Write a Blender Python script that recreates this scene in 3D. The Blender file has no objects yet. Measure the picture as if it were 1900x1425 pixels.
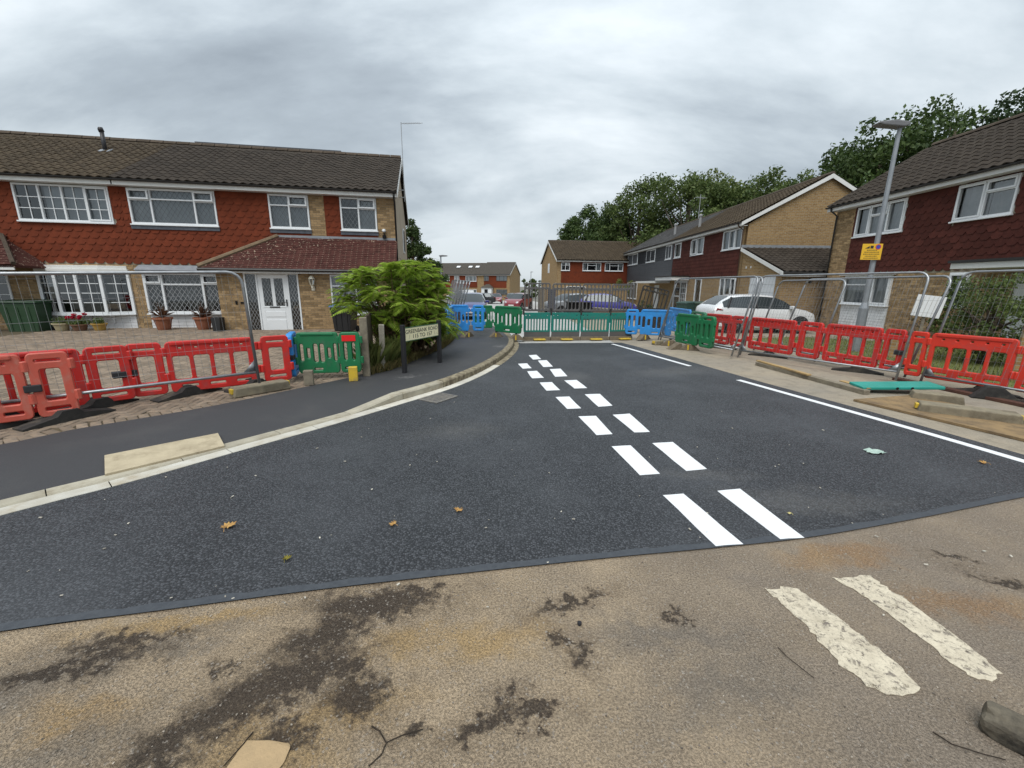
import bpy, bmesh, math, random
import numpy as np
from mathutils import Vector, Matrix, Euler
random.seed(7); rng=np.random.default_rng(7)
PI=math.pi; rad=math.radians
sc=bpy.context.scene; COL=sc.collection

# ------------------------------------------------------------------ camera
CX,CY,FP,H=950.0,712.5,780.0,1.7
PITCH,ROLL=rad(13.4),rad(0.5)
_r=Vector((1,0,0)); _f=Vector((0,math.cos(PITCH),-math.sin(PITCH))); _u=Vector((0,math.sin(PITCH),math.cos(PITCH)))
CR=_r*math.cos(ROLL)+_u*math.sin(ROLL); CU=_u*math.cos(ROLL)-_r*math.sin(ROLL); CF=_f
cam=bpy.data.cameras.new('camera'); camo=bpy.data.objects.new('camera',cam); COL.objects.link(camo)
cam.sensor_width=36; cam.lens=FP/1900*36; cam.clip_end=2000; cam.clip_start=.05
camo.matrix_world=Matrix(((CR.x,CU.x,-CF.x,0),(CR.y,CU.y,-CF.y,0),(CR.z,CU.z,-CF.z,H),(0,0,0,1)))
sc.camera=camo
# ------------------------------------------------------------------ world / sun
SUN_EL,SUN_AZ=rad(56),rad(200)      # azimuth measured clockwise from +Y
w=bpy.data.worlds.new('World'); sc.world=w; w.use_nodes=True
nt=w.node_tree; N=nt.nodes; Lk=nt.links; N.clear()
out=N.new('ShaderNodeOutputWorld'); bg=N.new('ShaderNodeBackground'); Lk.new(bg.outputs[0],out.inputs[0])
sky=N.new('ShaderNodeTexSky'); sky.sky_type='NISHITA'; sky.sun_disc=False; sky.sun_elevation=SUN_EL; sky.sun_rotation=SUN_AZ
bg.inputs[1].default_value=.1
tc=N.new('ShaderNodeTexCoord'); sep=N.new('ShaderNodeSeparateXYZ'); Lk.new(tc.outputs['Generated'],sep.inputs[0])
def wm(op,a,b=None,c=None):
    n=N.new('ShaderNodeMath'); n.operation=op
    for i,v in enumerate((a,b,c)):
        if v is None: continue
        if isinstance(v,(int,float)): n.inputs[i].default_value=v
        else: Lk.new(v,n.inputs[i])
    return n.outputs[0]
zc=wm('MAXIMUM',sep.outputs[2],0.0); zz=wm('ADD',zc,.5)
comb=N.new('ShaderNodeCombineXYZ'); Lk.new(wm('DIVIDE',sep.outputs[0],zz),comb.inputs[0]); Lk.new(wm('DIVIDE',sep.outputs[1],zz),comb.inputs[1])
mp=N.new('ShaderNodeMapping'); mp.inputs['Location'].default_value=(5.6,2.3,0); mp.inputs['Rotation'].default_value=(0,0,rad(18)); mp.inputs['Scale'].default_value=(.62,1.25,1); Lk.new(comb.outputs[0],mp.inputs[0])
n1=N.new('ShaderNodeTexNoise'); n1.inputs['Scale'].default_value=1.5; n1.inputs['Detail'].default_value=7; n1.inputs['Roughness'].default_value=.52; n1.inputs['Distortion'].default_value=.35; Lk.new(mp.outputs[0],n1.inputs['Vector'])
n2=N.new('ShaderNodeTexNoise'); n2.inputs['Scale'].default_value=4.6; n2.inputs['Detail'].default_value=6; n2.inputs['Roughness'].default_value=.6; Lk.new(mp.outputs[0],n2.inputs['Vector'])
nm=wm('ADD',wm('MULTIPLY',n1.outputs[0],.8),wm('MULTIPLY',n2.outputs[0],.2))
rp=N.new('ShaderNodeValToRGB'); Lk.new(nm,rp.inputs[0])
for p,c in ((.33,(2.1,2.42,2.75,1)),(.44,(3.05,3.48,3.85,1)),(.52,(4.3,4.8,5.15,1)),(.63,(6.1,6.55,6.85,1))):
    e=rp.color_ramp.elements.new(p); e.color=c
rp.color_ramp.elements.remove(rp.color_ramp.elements[0]); rp.color_ramp.elements.remove(rp.color_ramp.elements[-1])
# overcast sky gets brighter towards the zenith, pale at the horizon
grad=wm('ADD',.8,wm('MULTIPLY',zc,1.0))
hz=wm('POWER',wm('SUBTRACT',1.0,zc),9.0)
mixh=N.new('ShaderNodeMix'); mixh.data_type='RGBA'; Lk.new(wm('MULTIPLY',hz,.7),mixh.inputs[0]); Lk.new(rp.outputs[0],mixh.inputs[6]); mixh.inputs[7].default_value=(5.7,6.35,6.75,1)
vm=N.new('ShaderNodeVectorMath'); vm.operation='SCALE'; Lk.new(mixh.outputs[2],vm.inputs[0]); Lk.new(grad,vm.inputs[3])
mixs=N.new('ShaderNodeMix'); mixs.data_type='RGBA'; mixs.inputs[0].default_value=.94; Lk.new(sky.outputs[0],mixs.inputs[6]); Lk.new(vm.outputs[0],mixs.inputs[7])
Lk.new(mixs.outputs[2],bg.inputs[0])
sl=bpy.data.lights.new('sun','SUN'); sl.energy=1.5; sl.angle=rad(35); sl.color=(1,.97,.93)
so=bpy.data.objects.new('sun',sl); COL.objects.link(so)
sd=Vector((math.sin(SUN_AZ)*math.cos(SUN_EL),math.cos(SUN_AZ)*math.cos(SUN_EL),math.sin(SUN_EL)))
so.rotation_euler=(-sd).to_track_quat('-Z','Y').to_euler(); so.location=(0,0,30)
vs=sc.view_settings; vs.view_transform='Standard'; vs.look='None'; vs.exposure=.54; vs.gamma=1; vs.use_curve_mapping=False
sc.render.engine='CYCLES'; sc.render.resolution_x=1024; sc.render.resolution_y=768
try: sc.cycles.max_bounces=6; sc.cycles.transparent_max_bounces=16; sc.cycles.caustics_reflective=False; sc.cycles.caustics_refractive=False
except Exception: pass

# ------------------------------------------------------------------ ground height and placing helpers
SLOPE=.022
def zg(y): return 0.0 if y<12 else -SLOPE*(min(y,110)-12)
def ray(px,py): return CR*((px-CX)/FP)-CU*((py-CY)/FP)+CF
def G(px,py,z=0):                      # point of the ground seen at a pixel of the photograph
    d=ray(px,py); t=(z-H)/d.z
    if d.y*t>12 or t<0: t=(12*SLOPE+z-H)/(d.z+SLOPE*d.y)
    p=d*t; return Vector((p.x,p.y,p.z+H))
def AT(px,py,y): d=ray(px,py); t=y/d.y; p=d*t; return Vector((p.x,p.y,p.z+H))
class Frame:                           # facade: local x along it, local y into the house, z up
    def __init__(s,P,a): s.P=Vector((P[0],P[1])); s.a=rad(a); s.u=Vector((math.cos(s.a),math.sin(s.a))); s.n=Vector((-math.sin(s.a),math.cos(s.a)))
    def uz(s,px,py,v=0):
        d=ray(px,py); Q=s.P+s.n*v; d2=Vector((d.x,d.y)); t=s.n.dot(Q)/s.n.dot(d2); w=d2*t
        return s.u.dot(w-s.P), d.z*t+H
    def U(s,px,py,v=0): return s.uz(px,py,v)[0]
    def Z(s,px,py,v=0): return s.uz(px,py,v)[1]
    def box(s,l,r,t,b,v=0): return (s.U(*l,v),s.U(*r,v),s.Z(*b,v),s.Z(*t,v))   # u0,u1,z0,z1

# ------------------------------------------------------------------ materials
MATS={}
def new_mat(name):
    m=bpy.data.materials.new(name); m.use_nodes=True; t=m.node_tree
    b=t.nodes['Principled BSDF']; return m,t,b
class NB:
    def __init__(s,t): s.t=t
    def n(s,typ,**k):
        x=s.t.nodes.new('ShaderNode'+typ)
        for a,v in k.items(): setattr(x,a,v)
        return x
    def l(s,a,b): s.t.links.new(a,b)
    def val(s,v,inp):
        if hasattr(v,'links'): s.l(v,inp)
        else: inp.default_value=v
    def math(s,op,a,b=0.0,clamp=False):
        x=s.n('Math',operation=op,use_clamp=clamp); s.val(a,x.inputs[0]); s.val(b,x.inputs[1]); return x.outputs[0]
    def mix(s,f,a,b,blend='MIX'):
        x=s.n('Mix',data_type='RGBA',blend_type=blend); s.val(f,x.inputs[0]); s.val(a if hasattr(a,'links') else (*a[:3],1),x.inputs[6]); s.val(b if hasattr(b,'links') else (*b[:3],1),x.inputs[7]); return x.outputs[2]
    def noise(s,vec,scale,detail=4,rough=.55,dist=0):
        x=s.n('TexNoise'); s.l(vec,x.inputs['Vector']); x.inputs['Scale'].default_value=scale; x.inputs['Detail'].default_value=detail; x.inputs['Roughness'].default_value=rough; x.inputs['Distortion'].default_value=dist; return x.outputs[0]
    def voro(s,vec,scale,feature='F1',out='Distance'):
        x=s.n('TexVoronoi',feature=feature); s.l(vec,x.inputs['Vector']); x.inputs['Scale'].default_value=scale; return x.outputs[out]
    def ramp(s,v,lo,hi,a=0.0,b=1.0):
        x=s.n('MapRange'); s.l(v,x.inputs[0]); x.inputs[1].default_value=lo; x.inputs[2].default_value=hi; x.inputs[3].default_value=a; x.inputs[4].default_value=b; return x.outputs[0]
    def bump(s,h,strength,dist,b):
        x=s.n('Bump'); s.l(h,x.inputs['Height']); x.inputs['Strength'].default_value=strength; x.inputs['Distance'].default_value=dist; s.l(x.outputs[0],b.inputs['Normal'])
    def rnd(s):   # random per loose piece and per object
        g=s.n('NewGeometry'); o=s.n('ObjectInfo'); return s.math('FRACT',s.math('ADD',g.outputs['Random Per Island'],o.outputs['Random']))
def M(name,c1,c2=None,scale=4,rough=.75,bump=0,bscale=60,metal=0,rnd=0,spec=.5,dirt=None,dscale=2.5,dlo=.5,dhi=.75,det=5,coat=0):
    if name in MATS: return MATS[name]
    m,t,b=new_mat(name); q=NB(t); tc=q.n('TexCoord'); v=tc.outputs['Object']
    col=None
    if c2: col=q.mix(q.ramp(q.noise(v,scale,det),.35,.65),c1,c2)
    else:
        r=q.n('RGB'); r.outputs[0].default_value=(*c1,1); col=r.outputs[0]
    if rnd:
        h=q.n('HueSaturation'); q.l(col,h.inputs['Color']); q.l(q.ramp(q.rnd(),0,1,1-rnd,1+rnd),h.inputs['Value']); col=h.outputs[0]
    if dirt: col=q.mix(q.ramp(q.noise(v,dscale,7,.65),dlo,dhi),col,dirt)
    q.l(col,b.inputs['Base Color']); b.inputs['Roughness'].default_value=rough; b.inputs['Metallic'].default_value=metal; b.inputs['Specular IOR Level'].default_value=spec if rough<.7 else min(spec,.18)
    if coat: b.inputs['Coat Weight'].default_value=coat; b.inputs['Coat Roughness'].default_value=.05
    if bump: q.bump(q.noise(v,bscale,5,.6),bump,.01,b)
    MATS[name]=m; return m

# ------------------------------------------------------------------ mesh helpers
class MB:
    def __init__(s): s.v=[]; s.f=[]
    def add(s,tm,mat=None):
        V,Fs=tm; o=len(s.v)
        if mat is not None:
            A=np.array(mat); V=np.asarray(V)@A[:3,:3].T+A[:3,3]
        s.v.extend(map(tuple,V)); s.f.extend([tuple(i+o for i in f) for f in Fs]); return s
    def box(s,x0,x1,y0,y1,z0,z1,mat=None): return s.add(tbox(x0,x1,y0,y1,z0,z1),mat)
    def tube(s,pts,r,n=6,cap=True):
        pts=[Vector(p) for p in pts]; rs=r if isinstance(r,(list,tuple)) else [r]*len(pts); o=len(s.v)
        up=Vector((0,0,1))
        for i,p in enumerate(pts):
            d=(pts[min(i+1,len(pts)-1)]-pts[max(i-1,0)])
            if d.length<1e-9: d=Vector((0,0,1))
            d.normalize(); a=d.cross(up)
            if a.length<.05: a=d.cross(Vector((1,0,0)))
            a.normalize(); b=d.cross(a)
            for k in range(n):
                t=2*PI*k/n; q=p+(a*math.cos(t)+b*math.sin(t))*rs[i]; s.v.append(tuple(q))
        for i in range(len(pts)-1):
            for k in range(n):
                k2=(k+1)%n; s.f.append((o+i*n+k,o+i*n+k2,o+(i+1)*n+k2,o+(i+1)*n+k))
        if cap:
            s.f.append(tuple(o+k for k in range(n))[::-1]); e=o+(len(pts)-1)*n; s.f.append(tuple(e+k for k in range(n)))
        return s
    def lathe(s,prof,n=16,mat=None):      # prof: (r,z) list around z
        V=[];Fs=[]
        for r,z in prof:
            for k in range(n): t=2*PI*k/n; V.append((r*math.cos(t),r*math.sin(t),z))
        for i in range(len(prof)-1):
            for k in range(n): k2=(k+1)%n; Fs.append((i*n+k,i*n+k2,(i+1)*n+k2,(i+1)*n+k))
        Fs.append(tuple(range(n))[::-1]); e=(len(prof)-1)*n; Fs.append(tuple(e+k for k in range(n)))
        return s.add((V,Fs),mat)
    def prism(s,poly,y0,y1,mat=None):     # poly in x,z extruded along y
        n=len(poly); V=[(x,y0,z) for x,z in poly]+[(x,y1,z) for x,z in poly]
        a=sum(poly[i][0]*poly[(i+1)%n][1]-poly[(i+1)%n][0]*poly[i][1] for i in range(n))
        if a<0: V=[(x,y0,z) for x,z in poly[::-1]]+[(x,y1,z) for x,z in poly[::-1]]
        Fs=[tuple(range(n)),tuple(range(2*n-1,n-1,-1))]+[((i+1)%n,i,n+i,n+(i+1)%n) for i in range(n)]
        return s.add((V,Fs),mat)
    def mesh(s,name='m',smooth=False):
        me=bpy.data.meshes.new(name); me.from_pydata(s.v,[],s.f)
        if smooth: me.polygons.foreach_set('use_smooth',[True]*len(me.polygons))
        me.update(); return me
    def obj(s,name,mat,parent=None,smooth=False,bev=0,seg=2,fix=True):
        me=s.mesh(name,smooth)
        if fix:
            bm=bmesh.new(); bm.from_mesh(me); bmesh.ops.recalc_face_normals(bm,faces=bm.faces); bm.to_mesh(me); bm.free()
        return link(name,me,mat,parent,bev,seg)
def tbox(x0,x1,y0,y1,z0,z1):
    V=[(x0,y0,z0),(x1,y0,z0),(x1,y1,z0),(x0,y1,z0),(x0,y0,z1),(x1,y0,z1),(x1,y1,z1),(x0,y1,z1)]
    return V,[(0,3,2,1),(4,5,6,7),(0,1,5,4),(1,2,6,5),(2,3,7,6),(3,0,4,7)]
def tmesh(tm,name='t'): return MB().add(tm).mesh(name)
def link(name,me,mat,parent=None,bev=0,seg=2):
    o=bpy.data.objects.new(name,me); COL.objects.link(o)
    if mat and not me.materials: me.materials.append(mat)
    if parent: o.parent=parent
    if bev:
        b=o.modifiers.new('bevel','BEVEL'); b.width=bev; b.segments=seg; b.limit_method='ANGLE'; b.angle_limit=rad(40)
        for p in me.polygons: p.use_smooth=False
    return o
def tag(o,label,cat,group=None):
    o['label']=label; o['category']=cat
    if group: o['group']=group
    return o
def struct(o,label=None):
    o['kind']='structure'
    if label: o['label']=label
    return o
def stuff(o,label=None,cat=None):
    o['kind']='stuff'
    if label: o['label']=label
    if cat: o['category']=cat
    return o
def empty(name,loc=(0,0,0),rz=0,label=None,cat=None,group=None):
    o=bpy.data.objects.new(name,None); COL.objects.link(o); o.location=loc; o.rotation_euler=(0,0,rz); o.empty_display_size=.1
    if label: tag(o,label,cat,group)
    return o
def wmat(o):
    m=Matrix.LocRotScale(o.location,o.rotation_euler,o.scale) if not o.parent else wmat(o.parent)@o.matrix_basis
    return m
def emit(name,many,tm,mats,material,parent,limit=300,pw=None):
    """alike pieces: the nearest `limit` are objects sharing one mesh, the rest are joined geometry"""
    if not mats: return
    pw=pw or wmat(parent); c=Vector((0,0,H))
    mats=sorted(mats,key=lambda m:((pw@m.translation)-c).length)
    me=tmesh(tm,name); me.materials.append(material)
    for m in mats[:limit]:
        o=bpy.data.objects.new(name,me); COL.objects.link(o); o.parent=parent; o.matrix_basis=m
    if len(mats)>limit:
        mb=MB()
        for m in mats[limit:]: mb.add(tm,m)
        o=link(many,mb.mesh(many),material,parent); o['kind']='stuff'
_tmpc=None
def plate(outer,holes,depth,bev=.01,res=1):
    """a moulded plate standing in x,z with rounded edges and real openings"""
    cu=bpy.data.curves.new('p','CURVE'); cu.dimensions='2D'; cu.fill_mode='BOTH'; cu.extrude=max(depth/2-bev,.0005); cu.bevel_depth=bev; cu.bevel_resolution=res; cu.offset=-bev
    for poly in [outer]+holes:
        sp=cu.splines.new('POLY'); sp.points.add(len(poly)-1); sp.use_cyclic_u=True
        for p,(x,z) in zip(sp.points,poly): p.co=(x,z,0,1)
    o=bpy.data.objects.new('p',cu); COL.objects.link(o); dg=bpy.context.evaluated_depsgraph_get(); dg.update()
    me=bpy.data.meshes.new_from_object(o.evaluated_get(dg)); bpy.data.objects.remove(o); bpy.data.curves.remove(cu)
    me.transform(Matrix(((1,0,0,0),(0,0,-1,0),(0,1,0,0),(0,0,0,1)))); me.materials.clear()
    return me
def rr(x0,z0,x1,z1,r,n=4):
    r=min(r,(x1-x0)/2*.99,(z1-z0)/2*.99); P=[]
    for cx,cz,a in ((x1-r,z0+r,-90),(x1-r,z1-r,0),(x0+r,z1-r,90),(x0+r,z0+r,180)):
        for k in range(n+1): t=rad(a+90*k/n); P.append((cx+r*math.cos(t),cz+r*math.sin(t)))
    return P
def text_mesh(s,size,extrude=.001,align='CENTER',bold=0):
    cu=bpy.data.curves.new('t','FONT'); cu.body=s; cu.size=size; cu.extrude=extrude; cu.align_x=align; cu.align_y='CENTER'; cu.offset=bold
    o=bpy.data.objects.new('t',cu); COL.objects.link(o); dg=bpy.context.evaluated_depsgraph_get(); dg.update()
    me=bpy.data.meshes.new_from_object(o.evaluated_get(dg)); bpy.data.objects.remove(o); bpy.data.curves.remove(cu)
    me.transform(Matrix(((1,0,0,0),(0,0,-1,0),(0,1,0,0),(0,0,0,1)))); me.materials.clear(); return me
def copy_tree(o,parent=None):
    c=o.copy(); COL.objects.link(c); c.parent=parent
    for ch in [x for x in bpy.data.objects if x.parent==o]: copy_tree(ch,c)
    return c
def sheet(name,poly,z,mat,zfun=None,parent=None,cut=None):
    """flat ground sheet from a polygon; follows the fall of the ground beyond y=12"""
    bm=bmesh.new(); vs=[bm.verts.new((p[0],p[1],0)) for p in poly]; bm.faces.new(vs)
    bmesh.ops.triangulate(bm,faces=bm.faces)
    for y in (12,110)+tuple(cut or ()):
        g=bm.verts[:]+bm.edges[:]+bm.faces[:]; bmesh.ops.bisect_plane(bm,geom=g,plane_co=(0,y,0),plane_no=(0,1,0))
    for v in bm.verts: v.co.z=(zfun(v.co.x,v.co.y) if zfun else zg(v.co.y))+z
    bmesh.ops.recalc_face_normals(bm,faces=bm.faces)
    for f in bm.faces:
        if f.normal.z<0: f.normal_flip()
    me=bpy.data.meshes.new(name); bm.to_mesh(me); bm.free(); return link(name,me,mat,parent)
def clip(r,holes):
    """the largest piece of rectangle r=(u0,u1,z0,z1) outside all holes"""
    u0,u1,z0,z1=r
    for a,b,c,d in holes:
        if u0<b and u1>a and z0<d and z1>c:
            opts=[(u0,min(u1,a),z0,z1),(max(u0,b),u1,z0,z1),(u0,u1,z0,min(z1,c)),(u0,u1,max(z0,d),z1)]
            opts=[o for o in opts if o[1]-o[0]>.03 and o[3]-o[2]>.03]
            if not opts: return None
            u0,u1,z0,z1=max(opts,key=lambda o:(o[1]-o[0])*(o[3]-o[2]))
    return (u0,u1,z0,z1) if u1-u0>.03 and z1-z0>.03 else None
# ------------------------------------------------------------------ ground materials
def field(q,vec,spots,dist=.25,dsc=5):
    """soft blotches: 0 in the middle of a spot, >1 outside; edges broken by noise"""
    nz=q.n('TexNoise'); q.l(vec,nz.inputs['Vector']); nz.inputs['Scale'].default_value=dsc; nz.inputs['Detail'].default_value=6; nz.inputs['Roughness'].default_value=.65
    sub=q.n('VectorMath',operation='SUBTRACT'); q.l(nz.outputs['Color'],sub.inputs[0]); sub.inputs[1].default_value=(.5,.5,.5)
    scl=q.n('VectorMath',operation='SCALE'); q.l(sub.outputs[0],scl.inputs[0]); scl.inputs[3].default_value=dist
    ad=q.n('VectorMath',operation='ADD'); q.l(vec,ad.inputs[0]); q.l(scl.outputs[0],ad.inputs[1])
    res=None
    for x,y,rx,ry,ang in spots:
        m_=q.n('Mapping',vector_type='TEXTURE'); q.l(ad.outputs[0],m_.inputs[0]); m_.inputs['Location'].default_value=(x,y,0); m_.inputs['Rotation'].default_value=(0,0,rad(ang)); m_.inputs['Scale'].default_value=(rx,ry,1)
        ln=q.n('VectorMath',operation='LENGTH'); q.l(m_.outputs[0],ln.inputs[0]); o=ln.outputs['Value']
        res=o if res is None else q.math('MINIMUM',res,o)
    return res
def spots(lst): return [(*G(px,py)[:2],rx,ry,a) for px,py,rx,ry,a in lst]

def m_new_asphalt():
    m,t,b=new_mat('new_asphalt'); q=NB(t); v=q.n('TexCoord').outputs['Object']
    vc=q.voro(v,70,out='Color'); sp=q.n('SeparateColor'); q.l(vc,sp.inputs[0])
    d=q.voro(v,70); fine=q.noise(v,240,3,.7); big=q.noise(v,.9,5,.6); mid=q.noise(v,9,4,.6)
    stone=q.ramp(sp.outputs[0],.0,1,.0,1); a=q.mix(stone,(.013,.015,.018),(.088,.093,.103))
    a=q.mix(q.ramp(fine,.45,.7,0,.5),a,(.012,.013,.016))
    a=q.mix(q.ramp(d,.40,.58,0,.85),a,(.006,.007,.009))
    a=q.mix(q.ramp(big,.45,.72,0,.42),a,(.075,.080,.088)); a=q.mix(q.ramp(mid,.5,.75,0,.35),a,(.016,.018,.022))
    dust=field(q,v,spots([(1250,690,1.3,.5,20),(1300,880,.5,.22,0),(1060,700,.5,.6,0),(850,800,.6,.4,10),(1500,930,.9,.25,0)]),.8,3)
    a=q.mix(q.math('MULTIPLY',q.ramp(dust,.2,1.1,.38,0),q.noise(v,30,4)),a,(.16,.15,.135))
    q.l(a,b.inputs['Base Color']); q.l(q.ramp(fine,.3,.7,.5,.72),b.inputs['Roughness']); b.inputs['Specular IOR Level'].default_value=.5
    h=q.math('ADD',q.math('MULTIPLY',d,-.9),q.math('ADD',q.math('MULTIPLY',sp.outputs[1],.45),q.math('MULTIPLY',fine,.3)))
    q.bump(h,.75,.007,b); return m
def m_footway():
    m,t,b=new_mat('footway_asphalt'); q=NB(t); v=q.n('TexCoord').outputs['Object']
    fine=q.noise(v,150,4,.7); big=q.noise(v,1.6,6,.65); mid=q.noise(v,14,5,.65)
    a=q.mix(q.ramp(fine,.35,.65),(.024,.024,.026),(.046,.046,.049)); a=q.mix(q.ramp(big,.5,.75,0,.5),a,(.06,.058,.056))
    sc_=field(q,v,[(*G(540,800)[:2],.35,.12,50),(*G(760,710)[:2],.35,.12,40),(*G(440,850)[:2],.3,.1,50),(*G(930,650)[:2],.2,.4,0)],.6,6)
    a=q.mix(q.math('MULTIPLY',q.ramp(sc_,.3,1.1,.7,0),q.ramp(mid,.45,.65)),a,(.26,.25,.235))
    q.l(a,b.inputs['Base Color']); b.inputs['Roughness'].default_value=.7; q.bump(fine,.5,.004,b); return m
def m_old_road():
    m,t,b=new_mat('old_road_surface'); q=NB(t); v=q.n('TexCoord').outputs['Object']
    sepx=q.n('SeparateXYZ'); q.l(v,sepx.inputs[0])
    big=q.noise(v,1.3,6,.62); mid=q.noise(v,3.2,5,.55); fine=q.noise(v,120,5,.7); vd=q.voro(v,120); vcol=q.voro(v,120,out='Color'); sp=q.n('SeparateColor'); q.l(vcol,sp.inputs[0])
    greyer=q.math('ADD',q.ramp(sepx.outputs[0],-.2,1.6),q.ramp(big,.35,.7,-.35,.35),clamp=True)
    base=q.mix(greyer,(.62,.475,.315),(.385,.315,.245))
    base=q.mix(q.ramp(mid,.38,.68,0,.6),base,(.37,.29,.205))
    sand=field(q,v,spots([(620,1330,.34,.12,10),(500,1400,.3,.2,0),(900,1190,.4,.12,10),(750,1190,.2,.1,0),(150,1330,.25,.1,0),(1560,1030,.5,.12,10),(1800,1120,.5,.14,-10),(330,1160,.6,.06,10)]),.5,5)
    base=q.mix(q.ramp(sand,.3,1.15,.85,0),base,q.mix(greyer,(.58,.39,.18),(.42,.26,.14)))
    grey=field(q,v,spots([(40,1270,.4,.16,20),(120,1390,.3,.14,20),(300,1200,.4,.07,10),(1240,1180,.5,.1,0),(1350,1280,.4,.15,20)]),.6,6); base=q.mix(q.ramp(grey,.3,1.3,.65,0),base,(.25,.22,.185))
    pit=q.math('MULTIPLY',q.ramp(q.noise(v,95,4,.7),.50,.62),q.ramp(big,.3,.62,.55,1))
    base=q.mix(q.math('MULTIPLY',pit,q.ramp(greyer,0,1,.4,.15)),base,(.085,.062,.042))
    tar=field(q,v,spots([(690,1120,.36,.13,5),(600,1180,.26,.12,30),(545,1260,.32,.13,40),(430,1310,.26,.13,60),(620,1235,.2,.1,20),(780,1100,.2,.05,10),(500,1390,.14,.08,30),(660,1290,.14,.12,0),(300,1390,.16,.10,40),(900,1345,.16,.05,30),(990,1325,.12,.035,20),(940,1295,.07,.04,0),(860,1375,.06,.04,0),(1050,1120,.22,.045,20),(1080,1215,.05,.07,0),(1250,1145,.06,.03,0),(1760,1030,.10,.025,-35),(1860,1080,.16,.04,-35),(230,1190,.28,.05,10),(130,1240,.35,.06,20),(1040,1180,.05,.04,0),(410,1240,.05,.06,0),(760,1375,.05,.05,0)]),.42,11)
    brk=q.noise(v,22,9,.85); tb=q.math('ADD',tar,q.math('MULTIPLY',q.math('SUBTRACT',brk,.5),2.2))
    halo=q.math('MULTIPLY',q.ramp(tar,.7,2.4,.7,0),q.ramp(q.noise(v,9,8,.75),.30,.70)); base=q.mix(halo,base,(.135,.09,.05)); tarmask=q.ramp(tb,.55,1.15,1,0); base=q.mix(q.math('MULTIPLY',tarmask,.9),base,(.040,.028,.021))
    cav=q.noise(v,125,4,.65); base=q.mix(q.math('MULTIPLY',q.ramp(cav,.54,.66,0,.4),q.ramp(greyer,0,1,1,.55)),base,(.09,.065,.043)); base=q.mix(q.ramp(q.noise(v,80,3,.6),.58,.7,0,.35),base,(.52,.43,.32))  # cav puts pore shade into the colour, since the bump alone reads faint
    chip=q.ramp(sp.outputs[0],.93,.99); base=q.mix(q.math('MULTIPLY',chip,q.ramp(mid,.35,.6,.2,.75)),base,(.55,.49,.42))
    base=q.mix(q.ramp(sp.outputs[1],0,1,0,.25),base,(.14,.115,.09)); base=q.mix(q.ramp(fine,.42,.7,.0,.3),base,(.15,.12,.092))
    q.l(base,b.inputs['Base Color']); b.inputs['Roughness'].default_value=.9; b.inputs['Specular IOR Level'].default_value=.25
    h=q.math('ADD',q.math('MULTIPLY',vd,-.5),q.math('ADD',q.math('MULTIPLY',fine,.9),q.math('MULTIPLY',pit,-.5)))
    q.bump(q.math('ADD',h,q.math('MULTIPLY',cav,-1.2)),1.0,.012,b); return m
def m_verge():
    m,t,b=new_mat('dusty_verge'); q=NB(t); v=q.n('TexCoord').outputs['Object']
    big=q.noise(v,.8,6,.62); mid=q.noise(v,5,6,.65); fine=q.noise(v,55,5,.7)
    base=q.mix(q.ramp(big,.38,.65),(.33,.275,.20),(.25,.22,.175)); base=q.mix(q.ramp(mid,.48,.68,0,.6),base,(.17,.145,.11))
    base=q.mix(q.ramp(fine,.45,.7,0,.5),base,(.14,.12,.095)); q.l(base,b.inputs['Base Color']); b.inputs['Roughness'].default_value=.92
    q.bump(q.math('ADD',fine,mid),.6,.01,b); return m
def m_paint(name,worn):
    m,t,b=new_mat(name); q=NB(t); v=q.n('TexCoord').outputs['Object']; fine=q.noise(v,90,4,.7); mid=q.noise(v,9,6,.7)
    if worn:
        a=q.mix(q.ramp(mid,.4,.7),(.60,.53,.40),(.44,.38,.28)); a=q.mix(q.ramp(q.noise(v,26,6,.75,.6),.52,.62),a,(.15,.125,.10)); a=q.mix(q.ramp(fine,.5,.7,0,.6),a,(.25,.21,.16))
        al=q.ramp(q.noise(v,16,7,.8),.36,.43); tr=q.n('BsdfTransparent'); mx=q.n('MixShader'); q.l(al,mx.inputs[0]); q.l(tr.outputs[0],mx.inputs[1]); q.l(b.outputs[0],mx.inputs[2]); q.l(mx.outputs[0],t.nodes['Material Output'].inputs[0])
    else:
        a=q.mix(q.ramp(fine,.45,.8,0,.35),(.72,.73,.74),(.58,.59,.60)); a=q.mix(q.ramp(mid,.62,.78,0,.25),a,(.35,.34,.33))
    q.l(a,b.inputs['Base Color']); b.inputs['Roughness'].default_value=.6; q.bump(fine,.35,.003,b); return m
new_asphalt=m_new_asphalt(); footway_m=m_footway(); old_road_m=m_old_road(); verge_m=m_verge(); paint_m=m_paint('white_road_paint',0); worn_m=m_paint('worn_road_paint',1)
seal_m=M('bitumen_seal',(.036,.041,.049),(.050,.056,.064),30,.6,.15,120)
far_road_m=M('grey_road',(.34,.335,.32),(.42,.41,.39),3,.85,.3,50)
kerb_m=M('kerb_concrete',(.40,.37,.29),(.33,.30,.235),6,.85,.35,90,rnd=.10,dirt=(.22,.18,.12),dscale=5,dlo=.5,dhi=.8)
oldkerb_m=M('kerb_concrete_weathered',(.27,.235,.16),(.19,.16,.11),9,.9,.5,70,rnd=.1,dirt=(.10,.08,.055),dscale=9,dlo=.45,dhi=.7)
channel_m=M('channel_block',(.55,.53,.47),(.46,.43,.36),5,.8,.25,90,rnd=.12,dirt=(.30,.24,.15),dscale=4,dlo=.52,dhi=.8)
concrete_m=M('concrete',(.33,.30,.25),(.25,.23,.19),7,.9,.5,60,dirt=(.14,.12,.09),dscale=4)
lawn_m=M('lawn',(.10,.13,.035),(.16,.155,.06),6,.95,.8,60)
soil_m=M('soil',(.10,.075,.045),(.16,.12,.07),9,.95,1,50)

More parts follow.
